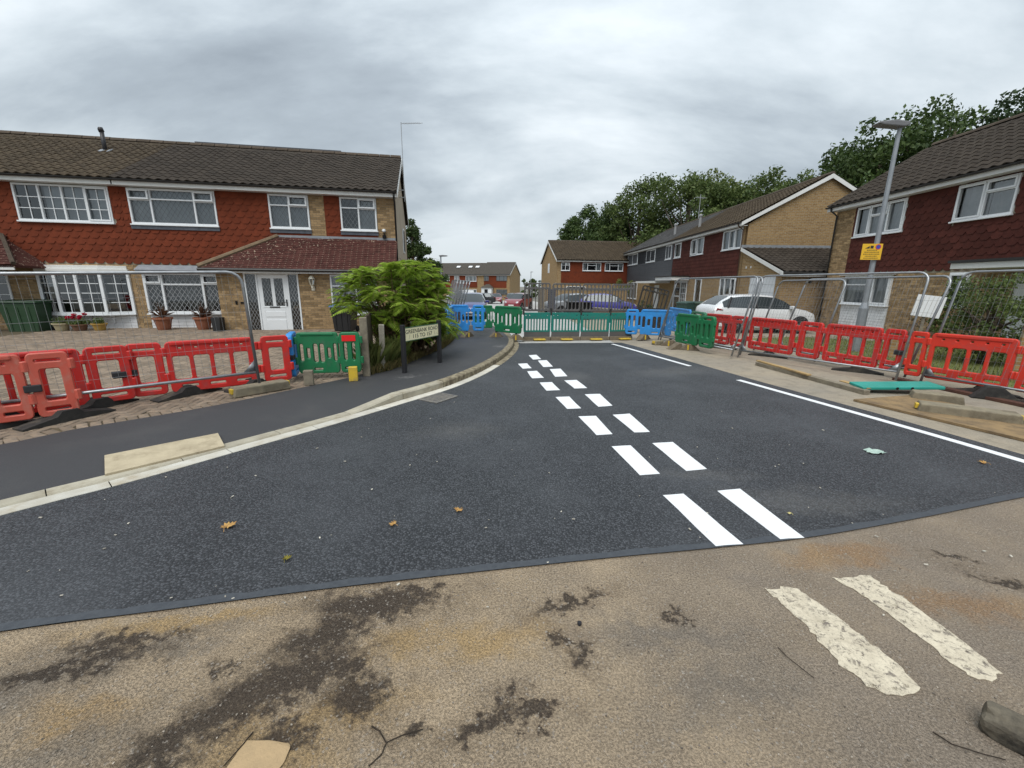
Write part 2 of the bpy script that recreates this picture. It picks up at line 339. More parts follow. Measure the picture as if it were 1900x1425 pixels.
# ------------------------------------------------------------------ ground sheets
def gx(poly,z=0): return [G(*p,z) for p in poly]
ground=sheet('ground',[(-400,-12),(400,-12),(400,600),(-400,600)],-.012,M('ground_far',(.15,.15,.13),(.19,.18,.15),.6,.9,.3,20)); struct(ground,'grey brown ground reaching to the horizon')
FRONT=[(-900,1262),(-400,1222),(0,1172),(280,1135),(560,1098),(820,1068),(1130,1035),(1320,1017),(1500,997),(1700,962),(1900,922),(2300,845)]
fe=[G(*p) for p in FRONT]; fe[0]=Vector((-6.5,.95,0)); fe[1]=Vector((-3.9,1.35,0))
# old road in front of the new surface
o=sheet('old_road',[Vector((-9,-6,0)),Vector((16,-6,0)),Vector((16,5.5,0)),Vector((7.5,4.6,0))]+[p for p in fe[::-1]]+[Vector((-9,.6,0))],0,old_road_m); struct(o,'old brown road surface with tar stains and sandy dust')
# kerb line (edge of the fresh asphalt against the channel blocks)
KP=[(-900,1150),(-300,1033),(0,958),(100,932),(200,908),(300,880),(430,842),(500,822),(600,795),(700,765),(760,745),(800,735),(850,718),(900,697),(940,672),(958,655),(965,643)]
K=[G(*p) for p in KP]; K[0]=Vector((-4.75,1.2,0)); K[1]=Vector((-4.3,2.05,0)); K+= [Vector((.19,13.2,0)),Vector((-.1,15.2,0)),Vector((-.6,18,0))]
def catmull(P,n=14):
    P=[P[0]*2-P[1]]+list(P)+[P[-1]*2-P[-2]]; R=[]
    for i in range(1,len(P)-2):
        a,b,c,d=P[i-1:i+3]
        for k in range(n):
            t=k/n; R.append(.5*((2*b)+(c-a)*t+(2*a-5*b+4*c-d)*t*t+(3*b-a-3*c+d)*t**3))
    R.append(P[-2]); return R
# smooth the measured points a little
Ks=[K[0]]+[(K[i-1]+K[i]*2+K[i+1])/4 for i in range(1,len(K)-1)]+[K[-1]]
KC=catmull(Ks)
def resample(C,step):
    R=[C[0].copy()]; acc=0
    for a,b in zip(C,C[1:]):
        d=(b-a).length; s=step-acc
        while s<=d: R.append(a+(b-a)*(s/d)); s+=step
        acc=(acc+d)%step if d else acc
    return R
KR=resample(KC,.0915)
def nrm(C,i):
    d=C[min(i+1,len(C)-1)]-C[max(i-1,0)]; d.normalize(); return Vector((-d.y,d.x,0))      # to the left of travel = towards the footway
KN=[nrm(KR,i) for i in range(len(KR))]
iR=min(range(len(KR)),key=lambda i:(KR[i]-G(660,777)).length); iF=min(range(len(KR)),key=lambda i:(KR[i]-G(748,749)).length)
def kh(i):
    if i<=iR: return .025
    if i>=iF: return .115
    t=(i-iR)/(iF-iR); return .025+.09*t
iE=min(range(len(KR)),key=lambda i:abs(KR[i].y-12.45) if KR[i].x>-1 else 9e9)
# new road surface
wl_r=[(5.75,2.2),(5.16,3.95),(4.78,5.49),(4.18,7.57),(3.85,8.91),(2.99,12.45)]
right_edge=[Vector((x+.16+.02*y,y,0)) for x,y in wl_r]
poly=[p for p in fe if p.x<5.1]+[Vector((6.35,3.4,0))]+right_edge[1:-1]+[Vector((3.3,12.7,0)),Vector((.24,12.35,0))]+[KR[i] for i in range(iE,-1,-2)]
poly=[p for p in poly if not(p.x<-6.6)]
road=sheet('new_road',poly,.008,new_asphalt); struct(road,'fresh dark asphalt road surface')
# bitumen band along the front joint
fc=catmull(fe[1:],8); band=MB()
bv=[]
for i,p in enumerate(fc):
    if p.x>5.05: break
    n=nrm(fc,i); wv=.045+.007*math.sin(i*1.7)+random.uniform(-.004,.004); bv+= [(p.x-n.x*.012,p.y-n.y*.012,.0115),(p.x+n.x*wv,p.y+n.y*wv,.0125)]
band.v=bv; band.f=[(2*i,2*i+2,2*i+3,2*i+1) for i in range(len(bv)//2-1)]
o=band.obj('joint_seal_band',seal_m); struct(o,'smooth dark bitumen band along the road joint')
# right verge and far road
vp=[Vector((15,3.5,0)),Vector((15,14,0)),Vector((9,24,0)),Vector((3.2,24,0)),Vector((3.1,12.55,0))]+[right_edge[i] for i in (4,3,2,1)]+[Vector((6.5,3.2,0))]
o=sheet('verge',vp,.0035,verge_m); struct(o,'dusty brown hard verge beside the new road')
fr=[Vector((.2,12.3,0)),Vector((3.1,12.55,0)),Vector((3.3,24,0)),Vector((6.3,40,0)),Vector((3.5,95,0)),Vector((-7,95,0)),Vector((-4.4,40,0)),Vector((-1.2,20,0)),Vector((-.15,16,0))]
o=sheet('far_road',fr,.0015,far_road_m); struct(o,'grey street running on beyond the barriers')
o=sheet('concrete_strip',[G(968,634),G(1140,631),G(1165,620),G(975,622)],.0055,concrete_m); struct(o,'pale concrete strip under the teal barriers')
# footway
PB=[(-900,1000),(-400,905),(0,825),(130,798),(250,778),(400,752),(570,717),(670,695),(760,668),(820,645),(838,632)]
pb=[G(*p,.1) for p in PB]; pb[0]=Vector((-6.6,2.0,.1)); pb[1]=Vector((-6.1,2.9,.1))
pb+=[Vector((-2.0,13.2,.1)),Vector((-2.9,16,.1)),Vector((-4.2,20,.1))]
pbc=catmull(pb,8)
KT=[(KR[i]+KN[i]*.285) for i in range(len(KR))]
fv=[];ff=[]
nn=70
def at_s(C,s):
    f=s*(len(C)-1); i=min(int(f),len(C)-2); return C[i]+(C[i+1]-C[i])*(f-i)
for k in range(nn+1):
    s=k/nn; i=min(int(s*(len(KT)-1)),len(KT)-1); a=KT[i].copy(); a.z=kh(i)-.004+zg(a.y)
    # matching back point: nearest on back curve
    b=min(pbc,key=lambda p:(Vector((p.x,p.y,0))-Vector((KT[i].x,KT[i].y,0))-KN[i]*((Vector((p.x,p.y,0))-KT[i]).dot(KN[i]))).length+(.05*abs((Vector((p.x,p.y,0))-KT[i]).length)))
    for j in range(5):
        t=j/4; p=a+(Vector((b.x,b.y,.1+zg(b.y)))-a)*t; p.z=a.z+(.1+zg(b.y)-a.z)*min(1,t*1.6); fv.append(tuple(p))
for k in range(nn):
    for j in range(4): ff.append((k*5+j,(k+1)*5+j,(k+1)*5+j+1,k*5+j+1))
mb=MB(); mb.v=fv; mb.f=ff; o=mb.obj('footway',footway_m,smooth=True); struct(o,'newly laid dark asphalt footway')
for p in o.data.polygons:
    pass
if sum(p.normal.z for p in o.data.polygons)<0: o.data.flip_normals()
# kerb: each stone its own piece
def strip_unit(i0,i1,o0,o1,h0,h1,drop,round_=.02):
    """solid bar following the kerb line from sample i0 to i1, between offsets o0..o1"""
    mb=MB(); n=0
    for i in range(i0,i1+1):
        p=KR[i]; q=KN[i]; z=zg(p.y); a=p+q*o0; b=p+q*o1
        e=0
        if i==i0: e=.004
        if i==i1: e=-.004
        d=Vector((q.y,-q.x,0))*e; a=a+d; b=b+d
        ha,hb=h0(i)+z,h1(i)+z
        mb.v+=[(a.x,a.y,-drop+z),(a.x,a.y,ha-round_),(a.x+q.x*round_,a.y+q.y*round_,ha),(b.x,b.y,hb),(b.x,b.y,-drop+z)]; n+=1
    for k in range(n-1):
        for j in range(5): mb.f.append((k*5+j,(k+1)*5+j,(k+1)*5+(j+1)%5,k*5+(j+1)%5))
    mb.f.append((0,1,2,3,4)); e=(n-1)*5; mb.f.append((e+4,e+3,e+2,e+1,e)); return mb
kerb=empty('kerb',KR[iF],0,None,None); struct(kerb,'concrete kerb with channel blocks curving along the footway')
kerb.location=(0,0,0)
iRr=iR%10
for i0 in range(iRr,len(KR)-11,10):
    old=KR[i0].y>6.3
    strip_unit(i0,i0+10,.145,.29,lambda i:kh(i)+.002,lambda i:kh(i)+.002,.1,.018).obj('kerb_stone',oldkerb_m if old else kerb_m,kerb)
for i0 in range((iRr+4)%10,len(KR)-11,10):
    if KR[i0].y>12.6: break
    c=strip_unit(i0,i0+10,-.002,.139,lambda i:.014,lambda i:.016,.1,.004); c.obj('channel_block',oldkerb_m if KR[i0].y>8.2 else channel_m,kerb)
# inset concrete slab in the footway
sl_=[G(195,850,.05),G(405,808,.05),G(417,828,.04),G(195,882,.035)]
mb=MB(); ctr=sum(sl_,Vector())/4
mb.v=[(p.x,p.y,p.z-.05) for p in sl_]+[(p.x,p.y,p.z+.055) for p in sl_]; mb.v[4:]=[(sl_[0].x,sl_[0].y,.080),(sl_[1].x,sl_[1].y,.080),(sl_[2].x,sl_[2].y,.047),(sl_[3].x,sl_[3].y,.047)]
mb.f=[(3,2,1,0),(4,5,6,7),(0,1,5,4),(1,2,6,5),(2,3,7,6),(3,0,4,7)]
o=mb.obj('concrete_slab',M('slab_concrete',(.46,.39,.27),(.38,.32,.22),8,.9,.5,60,dirt=(.26,.21,.14),dscale=7,dlo=.5,dhi=.8)); tag(o,'long beige concrete slab set into the dark footway','slab')
# drain grate
o=empty('drain_grate',G(800,745),0,'grey metal drain grate in the road against the kerb','drain'); gi=min(range(len(KR)),key=lambda i:(KR[i]-G(795,737)).length); gn=KN[gi]; o.location=(*(KR[gi]-gn*.21)[:2],.009); o.rotation_euler=(0,0,math.atan2(-gn.x,gn.y))
gm=M('cast_iron_dusty',(.16,.155,.15),(.24,.22,.19),20,.7,.3,80,metal=.3)
fb=MB(); fb.box(-.24,.24,-.19,-.155,0,.012); fb.box(-.24,.24,.155,.19,0,.012); fb.box(-.24,-.205,-.155,.155,0,.012); fb.box(.205,.24,-.155,.155,0,.012); fb.obj('frame',gm,o)
for k in range(9): MB().box(-.19+k*.044,-.165+k*.044,-.15,.15,.001,.010).obj('bar',gm,o)
MB().box(-.204,.204,-.154,.154,-.001,.0005).obj('gully_dark',M('black_hole',(.01,.01,.01)),o)  # flat black sheet painted as the shaded depth below the bars

# ------------------------------------------------------------------ road markings
def quad_sheet(name,P,z,mat,jit=0):
    mb=MB(); n=len(P); mb.v=[(p.x,p.y,z+zg(p.y)) for p in P]+[(p.x,p.y,z-.003+zg(p.y)) for p in P]; mb.f=[tuple(range(n)),tuple(range(2*n-1,n-1,-1))]+[(i,n+i,n+(i+1)%n,(i+1)%n) for i in range(n)]
    return mb.obj(name,mat)
DA=[(1230,921,1268,918,1378,1012,1327,1016),(1135,830,1170,828,1224,881,1187,884),(1073,774,1106,773,1136,807,1107,809),(1031,738,1065,737,1105,758,1064,760),(1001,711,1024,710,1039,725,1014,726),(978,690,996,689,1009,702,987,703),(961,676,978,675,986,684,970,685)]
DB=[(1330,913,1372,909,1492,1000,1447,1003),(1210,824,1248,822,1311,872,1273,876),(1137,771,1168,769,1206,803,1177,804),(1085,733,1113,732,1136,754,1110,756),(1047,707,1070,706,1089,721,1066,722),(1020,686,1040,685,1053,699,1030,700),(998,670,1014,669,1026,681,1008,682),(981,660,995,659,1004,667,989,668)]
DA[3]=(1031,738,1056,737,1078,759,1052,760)
names=['nearest','second nearest','third nearest','fourth nearest','fifth nearest','sixth nearest','seventh nearest','farthest']
marks=struct(empty('road_marking',(0,0,0)),'fresh white paint on the new asphalt')
cA=[];
for row,DD in ((0,DA),(1,DB)):
    for i,d in enumerate(DD):
        P=[G(d[0],d[1]),G(d[2],d[3]),G(d[4],d[5]),G(d[6],d[7])]
        P2=[]
        for a,b in zip(P,P[1:]+P[:1]):
            for t in (0,.34,.67): P2.append(a+(b-a)*t+Vector((random.uniform(-.003,.003),random.uniform(-.003,.003),0)))
        o=quad_sheet('give_way_dash',P2,.0125,paint_m); o.parent=marks; o['label']=f"{'nearest of the' if i==0 else names[i].replace(' nearest','') if False else names[i]} white dash in the {'left' if row==0 else 'right'} row"
def line(P,wd,name):
    P=[Vector((x,y,0)) for x,y in P]; C=catmull(P,6) if len(P)>2 else P; A=[];B=[]
    for i,p in enumerate(C): n=nrm(C,i); A.append(p-n*wd/2); B.append(p+n*wd/2)
    o=quad_sheet(name,A+B[::-1],.0125,paint_m); o.parent=marks; return o
def gp(*L): return [tuple(G(*p)[:2]) for p in L]
line(gp((1136,639),(1210,660),(1280,680)),.10,'edge_line'); line(gp((1370,706),(1480,737),(1600,771),(1750,814),(1900,858),(2100,917)),.11,'edge_line')
# worn marks on the old road
for P,lb in (([(1420,1094),(1478,1091),(1560,1150),(1660,1230),(1708,1275),(1700,1292),(1660,1293),(1610,1275),(1560,1235),(1500,1165)],'worn left dash of old paint on the brown road'),([(1552,1075),(1610,1068),(1690,1120),(1790,1195),(1862,1252),(1850,1262),(1818,1264),(1770,1235),(1690,1170),(1600,1105)],'worn right dash of old paint on the brown road')):
    Q=[G(*p) for p in P]; R=[]
    for a,b in zip(Q,Q[1:]+Q[:1]):
        m_=max(2,int((b-a).length/.025))
        for t in range(m_): R.append(a+(b-a)*(t/m_)+Vector((random.gauss(0,.006),random.gauss(0,.006),0)))
    o=quad_sheet('worn_dash',R,.0045,worn_m); o.parent=marks; o['label']=lb

# ------------------------------------------------------------------ block paved drive
drive=struct(empty('block_paved_drive',(0,0,.1)),'brown herringbone block paved drive')
ZD=.1
block_m=M('paving_block',(.25,.19,.135),(.20,.16,.125),14,.9,.35,80,rnd=.22,dirt=(.12,.10,.075),dscale=3,dlo=.48,dhi=.75)
joint_m=M('paving_joint',(.08,.065,.045),(.12,.095,.06),20,.95,.4,60)
HP,HA=Vector((-9.70,15.31)),rad(11.0)
hu=Vector((math.cos(HA),math.sin(HA)))
back=[Vector((-4.1,16.4,0)),Vector((HP.x-hu.x*13,HP.y-hu.y*13,0))]
dpoly=[Vector((p.x,p.y,0)) for p in pbc if p.y<8.1]+[Vector((-3.15,9.2,0)),Vector((-4.3,16.4,0)),Vector((HP.x-hu.x*14,HP.y-hu.y*14+.0,0)),Vector((-24,2,0))]
o=sheet('paving_bed',dpoly,ZD-.014,joint_m,zfun=lambda x,y:0.0,parent=drive)
o.matrix_basis=Matrix.Translation((0,0,-.1))
def inpoly(x,y,P):
    c=False
    for a,b in zip(P,P[1:]+P[:1]):
        if (a.y>y)!=(b.y>y) and x<(b.x-a.x)*(y-a.y)/(b.y-a.y)+a.x: c=not c
    return c
def block_t(l,wd):
    c=.006; hx,hy=l/2-.004,wd/2-.004
    V=[(-hx,-hy,-.05),(hx,-hy,-.05),(hx,hy,-.05),(-hx,hy,-.05),(-hx,-hy,-c),(hx,-hy,-c),(hx,hy,-c),(-hx,hy,-c),(-hx+c,-hy+c,0),(hx-c,-hy+c,0),(hx-c,hy-c,0),(-hx+c,hy-c,0)]
    return V,[(0,1,5,4),(1,2,6,5),(2,3,7,6),(3,0,4,7),(4,5,9,8),(5,6,10,9),(6,7,11,10),(7,4,8,11),(8,9,10,11)]
pd=(pb[6]-pb[2]); pd.z=0; pd.normalize(); pa=math.atan2(pd.y,pd.x)
mats=[]; W_=.2
inner=[Vector((p.x,p.y,0)) for p in dpoly]
edge=[Vector((p.x,p.y,0)) for p in pbc if p.y<8.15]
def dedge(x,y):
    P=Vector((x,y,0)); return min((P-e).length for e in edge)
for i in range(-90,150):
    for j in range(-45,70):
        if (i+j)%1: continue
        # herringbone on a grid of half-length W_/2
        k=(i-j)%4
        if k==0: cx,cy,an=i+1.0,j+.5,0
        elif k==2+1: cx,cy,an=i+.5,j+1.0,PI/2
        else: continue
        lx,ly=cx*.103,cy*.103
        a=pa+PI/4; x=-6.5+lx*math.cos(a)-ly*math.sin(a); y=6+lx*math.sin(a)+ly*math.cos(a)
        if x<-20 or y>17: continue
        if not inpoly(x,y,inner) or dedge(x,y)<.21: continue
        mats.append(Matrix.Translation((x,y,random.uniform(-.003,.003)))@Matrix.Rotation(a+an,4,'Z')@Matrix.Rotation(random.gauss(0,.008),4,'X'))
ec=resample(edge,.106)
for i,p in enumerate(ec):
    n=nrm(ec,i); c=p+n*.105
    mats.append(Matrix.Translation((c.x,c.y,random.uniform(-.002,.002)))@Matrix.Rotation(math.atan2(n.y,n.x)+random.gauss(0,.02),4,'Z'))
emit('paving_block','paving_blocks',block_t(.206,.103),mats,block_m,drive)
# planting strip and far verge on the left
o=sheet('planting_strip',[G(672,697,.1),G(760,670,.1),G(820,648,.1),G(838,634,.1),G(830,612,.1),Vector((-3.4,16.6,0)),Vector((-4.25,16.3,0)),Vector((-3.2,9.0,0))],.094,soil_m,zfun=lambda x,y:zg(y)); struct(o,'narrow strip of soil and dry grass behind the footway')
o=sheet('front_lawn',[Vector((8.3,7.4,0)),Vector((14,4.5,0)),Vector((14,12,0)),Vector((10.4,15.2,0)),Vector((8.0,14.3,0)),Vector((7.9,10.5,0))],.008,lawn_m); struct(o,'patch of front lawn behind the right hand red barriers')
# ------------------------------------------------------------------ building materials
def m_brick(name,axis,c1,c2,c3,mortar,scale=1.0):
    m,t,b=new_mat(name); q=NB(t); v=q.n('TexCoord').outputs['Object']; s=q.n('SeparateXYZ'); q.l(v,s.inputs[0])
    cb=q.n('CombineXYZ'); q.l(s.outputs[0 if axis=='x' else 1],cb.inputs[0]); q.l(s.outputs[2],cb.inputs[1])
    br=q.n('TexBrick'); q.l(cb.outputs[0],br.inputs['Vector']); br.inputs['Scale'].default_value=1; br.inputs['Brick Width'].default_value=.225; br.inputs['Row Height'].default_value=.075; br.inputs['Mortar Size'].default_value=.009; br.inputs['Mortar Smooth'].default_value=.1
    br.inputs['Color1'].default_value=(*c1,1); br.inputs['Color2'].default_value=(*c2,1); br.inputs['Mortar'].default_value=(*mortar,1); br.inputs['Bias'].default_value=-.1
    nz=q.noise(cb.outputs[0],7,5); a=q.mix(q.ramp(nz,.5,.75,0,.6),br.outputs[0],c3); q.l(a,b.inputs['Base Color']); b.inputs['Roughness'].default_value=.9; b.inputs['Specular IOR Level'].default_value=.15
    q.bump(q.math('SUBTRACT',q.noise(v,60,3),q.math('MULTIPLY',br.outputs[1],1.2)),.6,.012,b); return m
YB=((.35,.225,.10),(.25,.15,.062),(.19,.115,.05),(.33,.28,.20))
brick_x=m_brick('yellow_brick_front','x',*YB); brick_y=m_brick('yellow_brick_side','y',*YB)
brick_m=M('yellow_brick',(.36,.25,.135),(.28,.185,.095),9,.9,.4,70,rnd=.32,dirt=(.17,.115,.06),dscale=2.2,dlo=.52,dhi=.75)
mortar_m=M('mortar',(.34,.30,.23),(.27,.235,.18),12,.95,.5,60)
render_m=M('painted_render',(.40,.335,.255),(.37,.31,.235),2,.9,.3,80,dirt=(.30,.25,.18),dscale=.7)
hung_m=M('red_hung_tile',(.160,.035,.014),(.125,.028,.012),9,.8,.3,60,rnd=.13,dirt=(.085,.024,.014),dscale=3,dlo=.5,dhi=.78)
hungdk_m=M('dark_red_hung_tile',(.088,.026,.019),(.068,.021,.016),9,.85,.3,60,rnd=.2,dirt=(.06,.025,.02),dscale=3)
hungbk_m=M('tile_backing',(.08,.022,.014))
rooft_m=M('brown_roof_tile',(.046,.033,.021),(.064,.048,.030),11,.9,.7,50,rnd=.18,dirt=(.13,.112,.075),dscale=10,dlo=.6,dhi=.72)
rooft2_m=M('dark_roof_tile',(.036,.028,.022),(.046,.037,.028),9,.9,.6,50,rnd=.16,dirt=(.085,.075,.055),dscale=7,dlo=.6,dhi=.78)
porcht_m=M('red_brown_plain_tile',(.074,.028,.022),(.058,.022,.018),10,.9,.6,50,rnd=.25,dirt=(.42,.34,.25),dscale=15,dlo=.60,dhi=.64)
ridge_m=M('ridge_tile',(.10,.078,.058),(.07,.055,.043),9,.9,.5,50,rnd=.15)
upvc_m=M('white_upvc',(.74,.76,.77),(.70,.72,.73),2,.35,rnd=.0,spec=.5)
fascia_m=M('white_fascia',(.70,.70,.68),(.64,.64,.61),1.5,.5,dirt=(.36,.34,.30),dscale=1.6,dlo=.64,dhi=.82)
gutter_m=M('black_gutter',(.018,.017,.016),None,1,.45)
lead_m=M('lead_sheet',(.20,.215,.235),(.26,.275,.295),5,.55,.3,20)
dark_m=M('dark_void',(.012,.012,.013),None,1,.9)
net_m=M('net_curtain',(.62,.63,.63),(.50,.52,.53),5,.95)
blind_m=M('grey_blind',(.50,.53,.55),(.44,.47,.49),4,.8)
came_m=M('lead_came',(.38,.39,.40),None,1,.5)
grey_clad_m=M('charcoal_cladding',(.050,.053,.060),(.062,.066,.074),3,.6,.2,40,rnd=.08)
shiplap_m=M('white_shiplap',(.70,.71,.72),(.64,.65,.66),3,.5,dirt=(.5,.5,.48),dscale=2)
def m_glass():
    m,t,b=new_mat('window_glass'); q=NB(t); tr=q.n('BsdfTransparent'); tr.inputs[0].default_value=(.72,.75,.76,1)
    gl=q.n('BsdfGlossy'); gl.inputs['Roughness'].default_value=.015; gl.inputs['Color'].default_value=(.9,.93,.95,1)
    lw=q.n('LayerWeight'); lw.inputs['Blend'].default_value=.35; f=q.ramp(lw.outputs['Fresnel'],0,1,.07,.95)
    mx=q.n('MixShader'); q.l(f,mx.inputs[0]); q.l(tr.outputs[0],mx.inputs[1]); q.l(gl.outputs[0],mx.inputs[2]); q.l(mx.outputs[0],t.nodes['Material Output'].inputs[0]); return m
glass_m=m_glass()

# ------------------------------------------------------------------ building helpers
def wall_holes(u0,u1,z0,z1,holes,y=0,th=.12):
    us=sorted({u0,u1}|{min(max(h[i],u0),u1) for h in holes for i in (0,1)}); zs=sorted({z0,z1}|{min(max(h[i],z0),z1) for h in holes for i in (2,3)}); mb=MB()
    def hol(a,b): return any(h[0]<a<h[1] and h[2]<b<h[3] for h in holes)
    for a,b in zip(us,us[1:]):
        for c,d in zip(zs,zs[1:]):
            if b-a<1e-6 or d-c<1e-6 or hol((a+b)/2,(c+d)/2): continue
            o=len(mb.v); mb.v+=[(a,y,c),(b,y,c),(b,y,d),(a,y,d),(a,y+th,c),(b,y+th,c),(b,y+th,d),(a,y+th,d)]; mb.f+=[(o,o+1,o+2,o+3),(o+7,o+6,o+5,o+4)]
    for a,b,c,d in holes:
        o=len(mb.v); mb.v+=[(a,y,c),(b,y,c),(b,y,d),(a,y,d),(a,y+th,c),(b,y+th,c),(b,y+th,d),(a,y+th,d)]; mb.f+=[(o,o+4,o+5,o+1),(o+1,o+5,o+6,o+2),(o+2,o+6,o+7,o+3),(o+3,o+7,o+4,o)]
    return mb
def window(par,r,cols,y=0,lead=False,curtain=None,fm=None,sill=True,fw=.055,proud=.05,cover=(0,1),bars_m=None,lm=None):
    """cols: list of (share, [(share from top, style)]); style f fixed, o opening sash, gNM georgian bars N x M"""
    u0,u1,z0,z1=r; fm=fm or upvc_m; fb=MB(); yo=y-proud; bars=MB(); leads=MB(); panes=[]
    fb.box(u0,u1,yo,y+.05,z1-fw,z1); fb.box(u0,u1,yo,y+.05,z0,z0+fw); fb.box(u0,u0+fw,yo,y+.05,z0+fw,z1-fw); fb.box(u1-fw,u1,yo,y+.05,z0+fw,z1-fw)
    tot=sum(c[0] for c in cols); x=u0+fw; W=u1-u0-2*fw; a=x
    for ci,(sh,rows) in enumerate(cols):
        b=a+W*sh/tot
        if ci<len(cols)-1: fb.box(b-fw/2,b+fw/2,yo+.002,y+.048,z0+fw,z1-fw)
        la=a+(fw/2 if ci else 0); lb=b-(fw/2 if ci<len(cols)-1 else 0); tr=sum(q[0] for q in rows); zt=z1-fw; HH=z1-z0-2*fw
        for ri,(rs,st) in enumerate(rows):
            zb=zt-HH*rs/tr
            if ri<len(rows)-1: fb.box(la,lb,yo+.004,y+.046,zb-fw*.4,zb+fw*.4)
            pt=zt-(fw*.4 if ri else 0); pb_=zb+(fw*.4 if ri<len(rows)-1 else 0); A,B,C,D=la,lb,pb_,pt; ys=0
            if st[0]=='o':
                s=.05; tilt=.05 if len(st)>1 and st[1]=='p' else 0
                for bx in ((A-.012,B+.012,D-s+.012,D+.012),(A-.012,B+.012,C-.012,C+s-.012),(A-.012,A+s-.012,C+s-.012,D-s+.012),(B-s+.012,B+.012,C+s-.012,D-s+.012)): fb.box(bx[0],bx[1],yo-.022-tilt*(1 if bx[2]<(C+D)/2-.01 else .3),yo+.001 if not tilt else yo-.02,bx[2],bx[3])
                A+=s-.012;B-=s-.012;C+=s-.012;D-=s-.012
            if st[0]=='g' or 'g' in st:
                k=st.index('g'); nx,nz=int(st[k+1]),int(st[k+2])
                for i in range(1,nx): m_=A+(B-A)*i/nx; bars.box(m_-.011,m_+.011,y-.012,y+.012,C,D)
                for i in range(1,nz): m_=C+(D-C)*i/nz; bars.box(A,B,y-.011,y+.011,m_-.011,m_+.011)
            if lead:
                sx,sz=.15,.22
                n=int((B-A)/sx)+int((D-C)/sz)+4
                for i in range(-n,n+1):
                    for sg in (1,-1):
                        # line: x=A+i*sx*... slope sz/sx
                        x0=(A+B)/2+i*sx*1.0; pts=[]
                        t0,t1=(A-x0)/(sg*sx),(B-x0)/(sg*sx); t0,t1=min(t0,t1),max(t0,t1); s0,s1=(C-(C+D)/2)/sz,(D-(C+D)/2)/sz; t0=max(t0,s0); t1=min(t1,s1)
                        if t1-t0<.05: continue
                        p=Vector((x0+sg*sx*t0,0,(C+D)/2+sz*t0)); q_=Vector((x0+sg*sx*t1,0,(C+D)/2+sz*t1)); d=(q_-p).normalized(); nn_=Vector((d.z,0,-d.x))*.0055; yy=y+.008
                        o=len(leads.v); leads.v+=[(p.x-nn_.x,yy,p.z-nn_.z),(p.x+nn_.x,yy,p.z+nn_.z),(q_.x+nn_.x,yy,q_.z+nn_.z),(q_.x-nn_.x,yy,q_.z-nn_.z)]; leads.f.append((o,o+1,o+2,o+3))
            panes.append((A-.004,B+.004,C-.004,D+.004)); zt=zb
        a=b
    wo=fb.obj('window',fm,par,bev=.006,seg=1)
    for A,B,C,D in panes:
        pm=MB(); pm.v=[(A,y+.015,C),(B,y+.015,C),(B,y+.015,D),(A,y+.015,D)]; pm.f=[(0,1,2,3)]; pm.obj('pane',glass_m,wo,fix=False)
    if bars.v: bars.obj('glazing_bars',bars_m or fm,wo)
    if leads.v: leads.obj('leading',lm or came_m,wo,fix=False)
    if sill: MB().box(u0-.03,u1+.03,y-proud-.05,y+.03,z0-.045,z0-.001).obj('sill',fm,wo,bev=.006,seg=1)
    if curtain:
        cm,amp=curtain
        for c0,c1 in ([cover] if not isinstance(cover[0],tuple) else cover):
            A,B=u0+(u1-u0)*c0,u0+(u1-u0)*c1; n=max(6,int((B-A)/.035)); cb=MB()
            for i in range(n+1):
                x_=A+(B-A)*i/n; yy=y+.16+amp*math.sin(i*1.35+math.sin(i*.37)*2); cb.v+=[(x_,yy,z0+.01),(x_,yy,z1-.01)]
            cb.f=[(2*i,2*i+2,2*i+3,2*i+1) for i in range(n)]; cb.obj('curtain',cm,wo,smooth=True,fix=False)
    return wo
def brick_t(): return tbox(-.5,.5,-.011,.03,-.5,.5)
def bricks(par,areas,holes,y=0,mat=None,limit=300,seed=0):
    rd=random.Random(seed); ms=[]; bw,bh=.225,.075
    for u0,u1,z0,z1 in areas:
        r=0; z=z0
        while z<z1-.02:
            u=u0-(bw/2 if r%2 else 0)
            while u<u1:
                c=clip((max(u,u0)+.005,min(u+bw,u1)-.005,z+.005,min(z+bh,z1)-.005),holes); u+=bw
                if not c: continue
                ms.append(Matrix.Translation(((c[0]+c[1])/2,y+rd.uniform(-.002,.002),(c[2]+c[3])/2))@Matrix.Diagonal((c[1]-c[0],1,c[3]-c[2],1)))
            z+=bh; r+=1
    emit('brick','bricks',brick_t(),ms,mat or brick_m,par,limit)
def club_t(w=.278,h=.30,th=.013):
    P=[(-w/2,h),(-w/2,.085),(-w*.30,.012),(-w*.16,0),(w*.16,0),(w*.30,.012),(w/2,.085),(w/2,h)]; n=len(P)
    V=[(x,-th-.020*(1-z/h),z) for x,z in P]+[(x,-.020*(1-z/h)-.001,z) for x,z in P]
    return V,[tuple(range(n)),tuple(range(2*n-1,n-1,-1))]+[((i+1)%n,i,n+i,n+(i+1)%n) for i in range(n)]
def hung(par,areas,holes,y=0,mat=None,limit=300,w=.28,g=.2,seed=1):
    rd=random.Random(seed); ms=[]
    for u0,u1,z0,z1 in areas:
        r=0; z=z0
        while z<z1-.06:
            u=u0-(w/2 if r%2 else 0)
            while u<u1:
                a,b=max(u,u0),min(u+w,u1); c=clip((a,b,z,min(z+.3,z1)),holes); u+=w
                if not c or c[1]-c[0]<.05: continue
                ms.append(Matrix.Translation(((c[0]+c[1])/2,y+rd.uniform(-.003,.001)-.001*(r%2),c[2]+rd.uniform(-.004,.004)))@Matrix.Rotation(rd.gauss(0,.006),4,'Y')@Matrix.Diagonal(((c[1]-c[0])/w,1,(c[3]-c[2])/.3,1)))
            z+=g; r+=1
    emit('hung_tile','hung_tiles',club_t(w),ms,mat or hung_m,par,limit)
